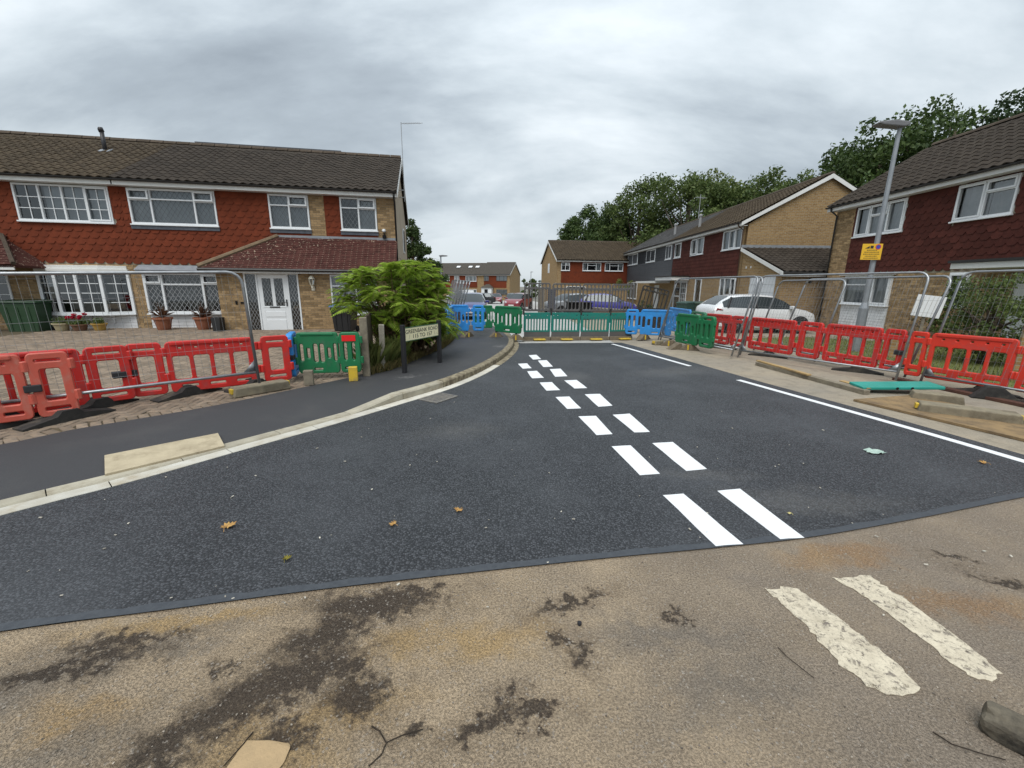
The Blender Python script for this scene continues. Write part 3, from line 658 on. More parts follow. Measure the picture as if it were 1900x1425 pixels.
def pantile_t(w=.29,l=.40,n=8,amp=.022,th=.018):
    V=[];Fs=[]
    for j,(yy,zz) in enumerate(((0,.022),(l,.0))):
        for i in range(n+1):
            x=-w/2+w*i/n; t=i/n; V.append((x,yy,zz+th+amp*math.cos(2*PI*t)*(.9 if t<.5 else 1.0)))
    for i in range(n): Fs.append((i,i+1,n+1+i+1,n+1+i))
    o=len(V)
    for i in range(n+1): x,yy,z=V[i]; V.append((x,0,z-th-.012))
    for i in range(n): Fs.append((o+i,o+i+1,i+1,i))
    return V,Fs
def plaintile_t(w=.19,l=.22,th=.016):
    return [(-w/2,0,.004),(w/2,0,.004),(w/2,0,.004+th),(-w/2,0,.004+th),(-w/2,l,0),(w/2,l,0)],[(0,1,2,3),(3,2,5,4),(0,3,4),(1,5,2)]
def tiles_on(par,org,ua,up,W,Ln,tm,tw,gauge,mat,limit=300,keep=None,seed=2,name='roof_tile',many='roof_tiles'):
    """rows of tiles on a slope: org low left corner, ua along, up slope direction (unit, local)"""
    rd=random.Random(seed); ua=Vector(ua); up=Vector(up); nr=ua.cross(up); ms=[]; R=Matrix((ua,up,nr)).transposed().to_4x4(); nc=max(1,round(W/tw)); sx=W/nc/tw; nrw=int(Ln/gauge)
    for r in range(nrw):
        for c in range(nc):
            x=(c+.5)*W/nc; yv=r*gauge
            if keep and not keep(x,yv+gauge/2): continue
            p=Vector(org)+ua*x+up*yv+nr*(.004+rd.uniform(-.003,.003))
            ms.append(Matrix.Translation(p)@R@Matrix.Rotation(rd.gauss(0,.008),4,'Z')@Matrix.Rotation(rd.gauss(0,.006),4,'X')@Matrix.Diagonal((sx,1,1,1)))
    emit(name,many,tm,ms,mat,par,limit)
def gable_poly(depth,ez,rz,base,inset=0): return [(0,base),(depth,base),(depth,ez),(depth/2,rz),(0,ez)]
def house(name,label,group,fr,u0,u1,depth,ez,rz,holes,wallm,tile_m,base=-.4,ov=.32,gov=.14,tw=.29,gauge=.345,gm=None,tlimit=300,ends=(True,True),verge=True,cat='house',fascm=None,tiles=True,fz=.20,bverge=None):
    fascm=fascm or fascia_m
    root=empty(name,(fr.P.x,fr.P.y,0),fr.a,label,cat,group); gm=gm or brick_y
    wall_holes(u0,u1,base,ez+.16,holes,0,.12).obj('front_wall',wallm,root,fix=False)
    MB().box(u0,u1,depth-.12,depth,base,ez+.1).obj('rear_wall',brick_x,root)
    gp_=[(0.121,base),(depth-.121,base),(depth-.121,ez+.1),(depth/2,rz-.12),(.121,ez+.1)]
    for i,(u,s) in enumerate(((u0,1),(u1,-1))):
        if ends[i]:
            mb=MB(); n=len(gp_); P=gp_; x0,x1=(u,u+.12*s); mb.v=[(x0,y,z) for y,z in P]+[(x1,y,z) for y,z in P]; mb.f=[tuple(range(n)),tuple(range(2*n-1,n-1,-1))]+[((k+1)%n,k,n+k,n+(k+1)%n) for k in range(n)]
            mb.obj('gable_wall',gm,root)
    # first floor slab and partition keep the rooms dark
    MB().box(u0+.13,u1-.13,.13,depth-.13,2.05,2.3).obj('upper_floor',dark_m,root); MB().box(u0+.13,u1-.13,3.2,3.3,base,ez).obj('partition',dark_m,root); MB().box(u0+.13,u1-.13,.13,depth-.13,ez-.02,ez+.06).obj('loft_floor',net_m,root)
    e0=Vector((0,-ov,ez+fz)); rg=Vector((0,depth/2,rz)); up=(rg-e0); Ln=up.length; up.normalize(); nr=Vector((1,0,0)).cross(up)
    g0=u0-(gov if ends[0] else 0); g1=u1+(gov if ends[1] else 0)
    rb=MB(); t=.05
    for sgn in (0,1):
        ye=-ov if sgn==0 else depth+ov; a=(ye,ez+fz); b=(depth/2,rz)
        rb.add(([(g0,a[0],a[1]-t),(g1,a[0],a[1]-t),(g1,b[0],b[1]-t),(g0,b[0],b[1]-t),(g0,a[0],a[1]-.004),(g1,a[0],a[1]-.004),(g1,b[0],b[1]-.004),(g0,b[0],b[1]-.004)],[(0,3,2,1),(4,5,6,7),(0,1,5,4),(1,2,6,5),(2,3,7,6),(3,0,4,7)]))
    roof=rb.obj('roof',tile_m,root)
    if tiles: tiles_on(roof,(g0,e0.y-.03,e0.z-.02),(1,0,0),up,g1-g0,Ln-.02,pantile_t(tw,gauge+.06),tw,gauge,tile_m,tlimit)
    n=int((g1-g0)/.45); rt=[]
    prof=[(-.12,-.06),(-.10,.0),(-.05,.045),(0,.06),(.05,.045),(.10,0),(.12,-.06)]
    V=[(x,y,z) for x in (0,.44) for y,z in prof]; k=len(prof); Fs=[(i,i+1,k+i+1,k+i) for i in range(k-1)]+[tuple(range(k))[::-1],tuple(range(k,2*k))]
    for i in range(n): rt.append(Matrix.Translation((g0+i*(g1-g0)/n,depth/2,rz+.03+random.uniform(-.004,.004))))
    emit('ridge_tile','ridge_tiles',(V,Fs),rt,ridge_m,roof,300)
    MB().box(g0+.02,g1-.02,-ov,-ov+.02,ez,ez+fz-.035).obj('fascia',fascm,root); MB().box(g0+.02,g1-.02,-ov+.021,.0,ez+.002,ez+.02).obj('soffit',fascm,root)
    gb=MB(); cr=[]
    for i in range(9): tt=PI+PI*i/8; cr.append((math.cos(tt)*.055,math.sin(tt)*.055))
    V=[];Fs=[]
    for x in (g0,g1):
        for y,z in cr: V.append((x,-ov-.06+y,ez+fz-.035+z))
        for y,z in cr[::-1]: V.append((x,-ov-.06+y*.85,ez+fz-.035+z*.85))
    kk=18; Fs=[(i,(i+1)%kk,kk+(i+1)%kk,kk+i) for i in range(kk)]+[tuple(range(kk))[::-1],tuple(range(kk,2*kk))]
    gb.add((V,Fs)); gb.obj('gutter',gutter_m,root)
    for i,(u,s) in enumerate(((g0,-1),(g1,1))):
        if not ends[i]: continue
        bb=MB(); x0,x1=(u-.0,u+.022*s)
        for ye in (-ov,depth+ov):
            a=(ye,ez+fz-.03); b=(depth/2,rz-.03); V=[(x,*p) for x in (x0,x1) for p in ((a[0],a[1]-.17),(b[0],b[1]-.2),(b[0],b[1]),(a[0],a[1]))]; bb.add((V,[(0,1,2,3),(7,6,5,4),(0,4,5,1),(1,5,6,2),(2,6,7,3),(3,7,4,0)]))
        bb.obj('bargeboard',bverge or fascm,root)
    return root,roof
def downpipe(par,u,z0,z1,y=-.07,m=None,top=True):
    mb=MB(); mb.tube([(u,-.36,z1+.12),(u,-.34,z1+.02),(u,y,z1-.18),(u,y,z0)],.034,8); return mb.obj('downpipe',m or gutter_m,par,smooth=True)
G_=lambda n,st: [(1,[(1,st)])]*n
LEADED=[(.24,[(.30,'op'),(.70,'f')]),(.52,[(.27,'f'),(.73,'f')]),(.24,[(.30,'op'),(.70,'f')])]
TWO=[(.5,[(.30,'f'),(.70,'f')]),(.5,[(.32,'op'),(.68,'f')])]

# ------------------------------------------------------------------ left houses (semi-detached pair)
LF=Frame((-9.70,15.31),11.0); EZ=4.66; RZ=7.1; DP=8.3
uS=LF.U(226,380); uE=LF.U(731,380)
b=LF.box
W1=b((28,370),(206,377),(110,341),(120,408)); W2=b((240,380),(402,387),(318,352),(325,418)); W3=b((500,392),(574,395),(535,364),(540,425)); W4=b((632,398),(699,401),(665,370),(668,430))
W1,W2,W3,W4=[(w[0],w[1],3.53,4.635) for w in (W1,W2,W3,W4)]
B1=b((80,545),(245,545),(160,505),(170,583)); B2=b((273,545),(414,545),(340,507),(345,582)); B1=(B1[0],B1[1],.60,1.97); B2=(B2[0],B2[1],.60,1.97)
B0=(-9.2,LF.U(20,530),.82,1.97)
TB=2.24                              # bottom of the tile hanging
# house on the left
uL=-13.2
hA,rA=house('semi_detached_house','red tile hung brick house with georgian bar windows and a white bow window','houses',LF,uL,uS,DP,EZ,RZ,[W1,B1,B0,(-9.6,-7.6,3.53,4.635)],mortar_m,rooft_m,ends=(True,False),tw=.27,gauge=.335)
hung(hA,[(uL,uS,TB,EZ)],[W1,(-9.6,-7.6,3.53,4.635)]); 
bricks(hA,[(uL,uS,-.1,TB-.02)],[B1,B0,(B1[0]-.02,B1[1]+.02,-.1,.55)])
window(hA,W1,G_(1,'g23')+G_(2,'g23')+G_(1,'og23'),curtain=(blind_m,.0),cover=(.27,1)); window(hA,(-9.6,-7.6,3.53,4.635),LEADED,curtain=(net_m,.02))
window(hA,B0,[(.6,[(.3,'f'),(.7,'f')]),(.4,[(1,'g23')])],curtain=(net_m,.02),cover=(0,.5))
# bow window
def bow(par,r,n,bars,proud=.36):
    u0,u1,z0,z1=r; fb=MB(); wo=None; pts=[]
    for i in range(n+1):
        t=-1+2*i/n; pts.append((u0+(u1-u0)*i/n,-proud*(1-abs(t)**2.2)-.04))
    for i,(x,y) in enumerate(pts): fb.box(x-.045,x+.045,y-.03,y+.06,z0,z1)
    for (x0,y0),(x1,y1) in zip(pts,pts[1:]):
        for zz in (z0,z1-.07): fb.add(([(x0,y0-.026,zz),(x1,y1-.026,zz),(x1,y1+.05,zz),(x0,y0+.05,zz),(x0,y0-.026,zz+.07),(x1,y1-.026,zz+.07),(x1,y1+.05,zz+.07),(x0,y0+.05,zz+.07)],[(0,3,2,1),(4,5,6,7),(0,1,5,4),(1,2,6,5),(2,3,7,6),(3,0,4,7)]))
    wo=fb.obj('bow_window',upvc_m,par,bev=.005,seg=1); gb=MB()
    for (x0,y0),(x1,y1) in zip(pts,pts[1:]):
        pm=MB(); pm.v=[(x0+.045,y0+.01,z0+.07),(x1-.045,y1+.01,z0+.07),(x1-.045,y1+.01,z1-.07),(x0+.045,y0+.01,z1-.07)]; pm.f=[(0,1,2,3)]; pm.obj('pane',glass_m,wo,fix=False)
        d=Vector((x1-x0,y1-y0,0)); a=Vector((x0,y0,0))+d*.12; e=Vector((x1,y1,0))-d*.12
        for i in range(1,bars[0]): p=a+(e-a)*(i/bars[0]); gb.box(p.x-.011,p.x+.011,p.y-.004,p.y+.012,z0+.07,z1-.07)
        for i in range(1,bars[1]):
            zz=z0+.07+(z1-z0-.14)*i/bars[1]; gb.add(([(a.x,a.y-.003,zz-.011),(e.x,e.y-.003,zz-.011),(e.x,e.y+.011,zz-.011),(a.x,a.y+.011,zz-.011),(a.x,a.y-.003,zz+.011),(e.x,e.y-.003,zz+.011),(e.x,e.y+.011,zz+.011),(a.x,a.y+.011,zz+.011)],[(0,3,2,1),(4,5,6,7),(0,1,5,4),(1,2,6,5),(2,3,7,6),(3,0,4,7)]))
    gb.obj('glazing_bars',upvc_m,wo)
    def slab(o,z0_,z1_,nm,mt,ex=.05):
        P=[(u0-ex,.0)]+[(x+(-ex if i==0 else ex if i==n else 0),y-ex) for i,(x,y) in enumerate(pts)]+[(u1+ex,.0)]; k=len(P); mb=MB(); mb.v=[(x,y,z0_) for x,y in P]+[(x,y,z1_) for x,y in P]; mb.f=[tuple(range(k))[::-1],tuple(range(k,2*k))]+[(i,(i+1)%k,k+(i+1)%k,k+i) for i in range(k)]; mb.obj(nm,mt,o,bev=.006,seg=1)
    slab(wo,z0-.05,z0-.002,'sill',upvc_m); slab(wo,z1+.002,z1+.09,'head_board',fascia_m); slab(wo,z1+.091,z1+.20,'canopy',fascia_m,.0)
    return wo
bow(hA,B1,4,(2,4))
def boards(par,u0,u1,z0,z1,n,m,y=-.02,name='board',lean=.012):
    h=(z1-z0)/n
    for i in range(n):
        za=z0+i*h; V=[(u0,y-lean,za),(u1,y-lean,za),(u1,y-.003,za+h-.004),(u0,y-.003,za+h-.004),(u0,y+.02,za),(u1,y+.02,za),(u1,y+.02,za+h-.004),(u0,y+.02,za+h-.004)]
        MB().add((V,[(0,1,2,3),(7,6,5,4),(0,4,5,1),(1,5,6,2),(2,6,7,3),(3,7,4,0)])).obj(name,m,par)
boards(hA,B1[0],B1[1],-.06,.54,5,shiplap_m)
for i in range(3):
    x=B1[0]+.55+i*.68; MB().prism([(-.03,0),(-.03,-.26),(.03,-.26),(.03,0)],-.07,-.045,Matrix.Translation((x,0,.54))).prism([(-.03,0),(.03,0),(.03,-.05),(-.03,-.05)],-.2,-.07,Matrix.Translation((x,0,.54))).obj('bracket',upvc_m,hA)
MB().box(B1[0],B1[1],-.03,0,-.2,-.065).obj('plinth',dark_m,hA)
# little porch roof at the far left edge
px0=LF.U(44,495,-1.0)
pr=MB(); pr.add(([(-12,-1.3,2.12),(px0,-1.3,2.12),(px0-1.15,0,3.05),(-12,0,3.05),(-12,-1.3,2.05),(px0,-1.3,2.05),(px0-1.15,0,2.98),(-12,0,2.98),(px0,-.02,2.10),(px0,-.02,2.03)],[(0,1,2,3),(7,6,5,4),(0,4,5,1),(1,8,2),(5,6,9),(1,5,9,8)])); po=pr.obj('porch_roof',porcht_m,hA)
u2=(Vector((0,0,3.05))-Vector((0,-1.3,2.12))).normalized()
tiles_on(po,(-9.0,-1.33,2.125),(1,0,0),u2,px0+9.0,1.6,plaintile_t(),.19,.125,porcht_m,120,keep=lambda x,y:x<(px0+9.0)-y*.72)
MB().tube([(px0+.02,-1.34,2.17),(px0-1.13,0,3.09)],.06,6).obj('hip_tile',ridge_m,po); MB().box(-12,px0-.02,-1.3,-1.275,1.98,2.10).obj('fascia',fascia_m,po)
downpipe(hA,uL+.2,-.1,EZ)
# soil vent pipe and roof vents
vp_=LF.uz(192,262,2.6); zr=EZ+.2+(2.6+.32)*(RZ-EZ-.2)/(DP/2+.32)
vb=MB(); vb.tube([(vp_[0],2.6,zr-.1),(vp_[0],2.6,zr+.62)],.065,10); vb.tube([(vp_[0],2.6,zr+.62),(vp_[0]-.03,2.6,zr+.72),(vp_[0]-.08,2.6,zr+.74)],[.085,.09,.04],10); vb.obj('vent_pipe',M('black_plastic',(.022,.02,.022),None,1,.5),hA,smooth=True)
MB().add(tbox(-.19,.19,-.2,.2,0,.03),Matrix.Translation((vp_[0],2.55,zr-.02))@Matrix.Rotation(math.atan2(RZ-EZ-.2,DP/2+.32),4,'X')).obj('vent_flashing',lead_m,hA)

# house on the right with the lean-to porch
PV=-1.15
holesB=[W2,W3,W4,B2]
hB,rB=house('semi_detached_house','red tile hung brick house with leaded windows and a brown tiled lean-to porch','houses',LF,uS,uE,DP,EZ,RZ,holesB,mortar_m,rooft2_m,ends=(False,True),tw=.27,gauge=.335,gm=render_m)
pL,pR=W3[1]+.01,LF.U(603,400); pT=W4[0]-.01; pE=W4[1]+.01
hung(hB,[(uS,W3[1],TB,EZ),(pR,pT+.02,3.0,EZ),(W4[0],W4[1],3.2,3.5)],holesB,seed=5)
bricks(hB,[(pL,pR,3.1,EZ),(pE,uE,3.0,EZ),(uS,-.2,-.1,TB-.02)],holesB+[(B2[0]-.02,B2[1]+.02,-.1,.55)],seed=3)
for w_,cv in ((W2,(.0,1)),(W3,(0,.9)),(W4,(.5,1))): window(hB,w_,LEADED if w_ is W2 else TWO,lead=True,curtain=(blind_m,.018),cover=cv,lm=M('dark_came',(.13,.14,.15),None,1,.5))
for w_ in (W2,W3,W4): MB().box(w_[0]-.03,w_[1]+.03,-.06,-.035,w_[2]-.16,w_[2]-.05).obj('lead_apron',M('dark_lead',(.05,.06,.075),(.09,.10,.12),8,.5),hB)
window(hB,(B2[0],B2[1],B2[2],B2[3]),[(.22,[(.24,'o'),(.76,'f')]),(.56,[(.26,'f'),(.74,'f')]),(.22,[(.24,'o'),(.76,'f')])],y=-.06,lead=True,fw=.07,proud=.06)
MB().box(B2[0]-.05,-.2,-.32,-.02,2.0,2.05).add(([(B2[0]-.08,-.34,2.05),(-.15,-.34,2.05),(-.15,-.02,2.22),(B2[0]-.08,-.02,2.22),(B2[0]-.08,-.02,2.05),(-.15,-.02,2.05)],[(0,1,2,3),(0,3,4),(1,5,2),(0,4,5,1),(2,5,4,3)])).obj('lead_canopy',lead_m,hB)
boards(hB,B2[0],B2[1],-.06,.54,5,shiplap_m); MB().box(B2[0],B2[1],-.03,0,-.2,-.065).obj('plinth',dark_m,hB)
# porch block
DR=b((458,560),(558,560),(508,509),(508,628),PV); DR=(DR[0],DR[1],-.08,2.0); PW=b((615,550),(700,550),(650,512),(650,583),PV); PW=(PW[0],PW[1],.62,1.95)
q0,q1=-.22,uE-.06
wall_holes(q0,q1,-.4,2.2,[DR,PW],PV,.11).obj('porch_wall',mortar_m,hB,fix=False)
MB().box(q0,q0+.11,PV+.111,-.001,-.4,2.2).obj('porch_side_wall',brick_y,hB); MB().box(q1-.11,q1,PV+.111,-.001,-.4,2.2).obj('porch_side_wall',brick_y,hB)
bricks(hB,[(q0,q1,-.1,2.12)],[DR,PW],y=PV,limit=300,seed=8)
window(hB,PW,[(.55,[(.26,'f'),(.74,'f')]),(.45,[(.26,'o'),(.74,'f')])],y=PV+.02,lead=True,curtain=(net_m,.02),proud=.04)
# door set
fd=MB(); d0,d1,dz0,dz1=DR; wd=d1-d0; yv=PV+.01
l1,l2=d0+wd*.24,d0+wd*.78
for x0,x1 in ((d0,d0+.05),(l1-.05,l1),(l2,l2+.05),(d1-.05,d1)): fd.box(x0,x1,yv-.04,yv+.05,dz0,dz1)
fd.box(d0+.05,d1-.05,yv-.038,yv+.048,dz1-.06,dz1); fd.box(d0+.05,l1-.05,yv-.038,yv+.048,dz0,dz0+.09); fd.box(l2+.05,d1-.05,yv-.038,yv+.048,dz0,dz0+.09)
do=fd.obj('front_door',upvc_m,hB,bev=.005,seg=1)
for x0,x1 in ((d0+.05,l1-.05),(l2+.05,d1-.05)):
    pm=MB(); pm.v=[(x0,yv,dz0+.09),(x1,yv,dz0+.09),(x1,yv,dz1-.06),(x0,yv,dz1-.06)]; pm.f=[(0,1,2,3)]; pm.obj('side_light',glass_m,do,fix=False)
lf=MB(); a_,b_=l1+.004,l2-.004; gz=dz0+.98; mid=(a_+b_)/2
for bx in ((a_,a_+.13,dz0+.03,dz1-.065),(b_-.13,b_,dz0+.03,dz1-.065),(a_+.13,b_-.13,dz1-.19,dz1-.065),(a_+.13,b_-.13,dz0+.03,gz),(mid-.05,mid+.05,gz,dz1-.19)): lf.box(bx[0],bx[1],yv-.02,yv+.03,bx[2],bx[3])
lf.box(a_+.14,b_-.14,yv-.032,yv-.0205,dz0+.62,dz0+.80); lf.box(a_+.14,b_-.14,yv-.032,yv-.0205,dz0+.14,dz0+.52); lf.box(a_+.10,b_-.10,yv-.03,yv-.0205,gz-.05,gz-.01)
lf.obj('door_leaf',upvc_m,do,bev=.008,seg=2)
for x0,x1 in ((a_+.13,mid-.05),(mid+.05,b_-.13)):
    pm=MB(); pm.v=[(x0,yv+.01,gz),(x1,yv+.01,gz),(x1,yv+.01,dz1-.19),(x0,yv+.01,dz1-.19)]; pm.f=[(0,1,2,3)]; pm.obj('door_pane',glass_m,do,fix=False)
ld=MB()
for (A,B,C,D) in ((a_+.13,mid-.05,gz,dz1-.19),(mid+.05,b_-.13,gz,dz1-.19),(d0+.05,l1-.05,dz0+.09,dz1-.06),(l2+.05,d1-.05,dz0+.09,dz1-.06)):
    n=40
    for i in range(-n,n):
        for sg in (1,-1):
            sx,sz=.10,.19; x0=(A+B)/2+i*sx; t0,t1=sorted(((A-x0)/(sg*sx),(B-x0)/(sg*sx))); t0=max(t0,(C-D)/2/sz); t1=min(t1,(D-C)/2/sz)
            if t1-t0<.05: continue
            p=Vector((x0+sg*sx*t0,0,(C+D)/2+sz*t0)); q_=Vector((x0+sg*sx*t1,0,(C+D)/2+sz*t1)); dd=(q_-p).normalized(); n_=Vector((dd.z,0,-dd.x))*.0035; yy=yv-.004; o=len(ld.v); ld.v+=[(p.x-n_.x,yy,p.z-n_.z),(p.x+n_.x,yy,p.z+n_.z),(q_.x+n_.x,yy,q_.z+n_.z),(q_.x-n_.x,yy,q_.z-n_.z)]; ld.f.append((o,o+1,o+2,o+3))
ld.obj('leading',came_m,do,fix=False)
MB().box(mid-.16,mid+.16,yv-.034,yv-.0305,gz-.055,gz-.012).obj('letter_plate',dark_m,do); MB().box(b_-.075,b_-.045,yv-.05,yv-.021,gz,gz+.22).tube([(b_-.06,yv-.07,gz+.13),(b_-.17,yv-.07,gz+.13)],.01,6).obj('handle',dark_m,do)
MB().box(q0+.12,q1-.12,-.03,-.008,-.3,2.0).box(q0+.12,PW[0]-.3,PV+.5,PV+.52,-.3,2.0).obj('dark_backing',dark_m,hB)  # black sheets added behind the porch glass so it reads dark
# porch roof
e0=Vector((0,PV-.28,2.10)); tp=Vector((0,-.01,3.22)); up=(tp-e0); Ln=up.length; up.normalize(); hx=LF.U(515,432)
lx=-.55
pr=MB(); t=.06
pr.add(([(lx,e0.y,2.10),(uE+.05,e0.y,2.10),(uE+.05,-.01,3.22),(hx,-.01,3.22),(lx,e0.y,2.04),(uE+.05,e0.y,2.04),(uE+.05,-.01,3.16),(hx,-.01,3.16),(lx,-.01,2.10),(lx,-.01,2.04)],[(0,1,2,3),(7,6,5,4),(0,4,5,1),(1,5,6,2),(0,3,8),(4,9,7),(0,8,9,4)]))
po=pr.obj('porch_roof',porcht_m,hB)
tiles_on(po,(lx,e0.y-.03,2.105),(1,0,0),up,uE+.05-lx,Ln,plaintile_t(),.185,.108,porcht_m,300,keep=lambda x,y:x>(hx-lx)*y/Ln,seed=4)
MB().tube([(lx-.02,e0.y-.02,2.16),(hx,-.02,3.27)],.075,7).obj('hip_tile',M('sandy_hip',(.22,.16,.10),(.15,.11,.075),7,.9,.5,40),po)
MB().box(lx,uE+.04,e0.y,e0.y+.022,1.97,2.075).obj('fascia',fascia_m,po); MB().box(lx,uE+.04,e0.y+.023,PV-.001,1.985,2.0).obj('soffit',fascia_m,po)
MB().tube([(lx-.02,e0.y-.06,2.07),(uE+.06,e0.y-.06,2.07)],.05,8).obj('gutter',gutter_m,po)
MB().box(hx-.1,uE+.04,-.05,-.032,3.18,3.30).box(pL-.1,pR+.1,-.07,-.051,3.10,3.28).box(pE-.05,uE+.04,-.07,-.051,3.08,3.28).obj('lead_flashing',lead_m,hB)
# wall lantern, door camera, flood light, downpipe, aerial
x=LF.U(580,520,PV); z=1.72
lm=M('cream_metal',(.68,.64,.52),None,1,.5)
lb=MB().lathe([(.02,z+.19),(.05,z+.17),(.10,z+.10),(.10,z+.085)],6,Matrix.Translation((x,PV-.14,0))).lathe([(.055,z-.12),(.06,z-.11),(.03,z-.14)],6,Matrix.Translation((x,PV-.14,0))); lb.box(x-.03,x+.03,PV-.15,PV-.012,z-.2,z-.14).box(x-.05,x+.05,PV-.03,PV-.012,z-.3,z-.16)
for k in range(6):
    a=2*PI*k/6; lb.tube([(x+.095*math.cos(a),PV-.14+.095*math.sin(a),z+.09),(x+.055*math.cos(a),PV-.14+.055*math.sin(a),z-.11)],.008,4)
lo=lb.obj('wall_lantern',lm,hB); MB().lathe([(.04,z-.10),(.075,z+.08)],6,Matrix.Translation((x,PV-.14,0))).obj('lantern_glass',glass_m,lo)
x=LF.U(439,560,PV); MB().box(x-.03,x+.03,PV-.035,PV-.012,.95,1.07).obj('door_camera',dark_m,hB)
MB().box(LF.U(447,560,PV),LF.U(452,560,PV)+.05,PV-.03,PV-.012,.98,1.04).obj('house_number',dark_m,hB)
x=LF.U(712,418); MB().box(x-.05,x+.07,-.2,-.012,3.28,3.38).box(x-.02,x+.02,-.1,-.012,3.38,3.46).obj('flood_light',dark_m,hB); MB().lathe([(.05,3.5),(.07,3.54),(.05,3.6)],8,Matrix.Translation((x,-.07,0))).obj('security_camera',upvc_m,hB)
downpipe(hB,uE+.03,-.2,EZ,y=-.09)
# dormer strip behind the ridge
dx0,dx1=LF.U(358,260,4.0),LF.U(628,275,4.0)
db=MB().box(dx0,dx1,DP/2+.15,DP-.3,RZ-1.0,RZ+.02); db.obj('rear_dormer',fascia_m,hB); MB().box(dx0-.05,dx1+.05,DP/2+.08,DP-.2,RZ+.022,RZ+.15).obj('dormer_flat_roof',M('grey_felt',(.075,.08,.09),(.10,.105,.115),4,.8),hB)
al=M('galvanised',(.42,.43,.44),(.34,.35,.36),8,.45,metal=.6)
ab=MB(); ax=uE+.22; ay=DP/2-.5; ab.tube([(ax,ay,RZ-1.9),(ax,ay,RZ+1.25)],.018,6); ab.tube([(ax,ay,RZ+1.2),(ax+.9,ay-.5,RZ+1.12)],.012,5)
for k in range(12):
    t=.1+.85*k/12; c=Vector((ax+.9*t,ay-.5*t,RZ+1.2-.08*t)); ab.tube([c+Vector((-.06,-.1,0)),c+Vector((.06,.1,0))],.004,4)
ab.box(uE-.02,ax,ay-.02,ay+.02,RZ-1.75,RZ-1.71).box(uE-.02,ax,ay-.02,ay+.02,RZ-1.45,RZ-1.41); ao=ab.obj('television_aerial',al); ao.location=(LF.P.x,LF.P.y,0); ao.rotation_euler=(0,0,LF.a); tag(ao,'tall thin television aerial at the gable of the leaded window house','aerial')
# gable side windows of the rendered wall
for (v0,v1,z0,z1) in ((4.6,5.5,3.1,4.2),):
    wb=MB().box(uE+.001,uE+.05,v0,v1,z0,z1); wo=wb.obj('side_window',upvc_m,hB); MB().box(uE+.051,uE+.056,v0+.07,v1-.07,z0+.07,z1-.07).obj('pane',dark_m,wo)
# ------------------------------------------------------------------ right hand house
RF=Frame((13.2,18.3),-90); R1=(1.12,3.2,3.56,4.62); R2=(4.85,6.42,3.62,4.62); RBW=(1.15,3.26,1.06,2.12); RS=(5.19,5.79,1.15,2.14); RD=(6.9,8.3,-.1,2.1)
hR,rR=house('detached_house','dark red tile hung house with net curtains behind the lamp post','houses',RF,0,10.2,6.9,4.66,7.2,[R1,R2,RBW,RS,RD],mortar_m,rooft2_m,ends=(True,True),tw=.29,gauge=.345)
hung(hR,[(1.0,10.2,2.2,4.66)],[R1,R2],mat=hungdk_m,seed=11)
bricks(hR,[(0,1.0,-.1,4.66),(1.0,10.2,-.1,2.18)],[R1,R2,RBW,RS,RD,(1.1,3.3,0,1.03)],seed=12)
window(hR,R1,[(.3,[(1,'o')]),(.38,[(.36,'o'),(.64,'f')]),(.32,[(1,'o')])],curtain=(net_m,.03)); window(hR,R2,[(.5,[(1,'o')]),(.5,[(.32,'o'),(.68,'f')])],curtain=(net_m,.03),cover=((0,.5),(.52,.9)))
window(hR,RBW,[(.66,[(.3,'f'),(.7,'f')]),(.34,[(1,'o')])],y=-.04,curtain=(net_m,.03)); window(hR,RS,[(1,[(.45,'o'),(.55,'f')])],curtain=(net_m,.02))
boards(hR,1.15,3.26,.15,1.0,8,shiplap_m)
MB().box(1.05,3.36,-.25,-.03,2.13,2.2).obj('window_head',fascia_m,hR)
MB().box(6.1,9.4,-1.0,-.05,2.2,2.36).obj('canopy',fascia_m,hR,bev=.01); MB().box(6.05,9.45,-1.05,-.04,2.362,2.43).obj('canopy_felt',gutter_m,hR)
MB().box(6.9,8.3,.02,.08,-.1,2.1).obj('front_door',M('white_door',(.7,.71,.72),None,1,.4),hR)
downpipe(hR,.1,-.1,4.66)
# ------------------------------------------------------------------ row house with garage
RW=Frame((11.7,22.4),-90)
rw=[(-2.23,-.22,3.6,4.6),(-6.44,-4.64,3.6,4.6),(-9.36,-8.19,3.6,4.6)]; rwg=[(-2.0,-.25,1.0,2.12),(-5.3,-4.4,.6,2.12),(-8.88,-6.6,-.3,2.0)]
hN,rN=house('semi_detached_house','dark red tile hung house with yellow brick gable and attached garage','houses',RW,-9.62,0,7.66,4.63,7.08,rw+rwg,brick_x,rooft_m,base=-.6,ends=(False,True),tlimit=300)
MB().add(wall_holes(-9.62,-.3,2.25,4.66,[(w[0]+.01,w[1]-.01,w[2]+.01,w[3]-.01) for w in rw],-.06,.058) and tbox(0,.001,0,.001,-1,-.99)).obj('spare',dark_m,hN) if False else None
hung(hN,[(-9.62,-.28,2.2,4.63)],rw,mat=hungdk_m,seed=21,limit=300)
for i,w_ in enumerate(rw): window(hN,w_,[(.36,[(1,'f')]),(.32,[(1,'o')]),(.32,[(1,'f')])] if i==0 else [(.5,[(1,'op')]),(.5,[(1,'f')])] if i==1 else [(1,[(1,'o')])],curtain=(net_m if i else blind_m,.02))
window(hN,rwg[0],[(.3,[(1,'f')]),(.4,[(1,'f')]),(.3,[(1,'o')])],curtain=(net_m,.02),cover=(0,.3)); window(hN,rwg[1],[(1,[(1,'f')])])
dm=MB()
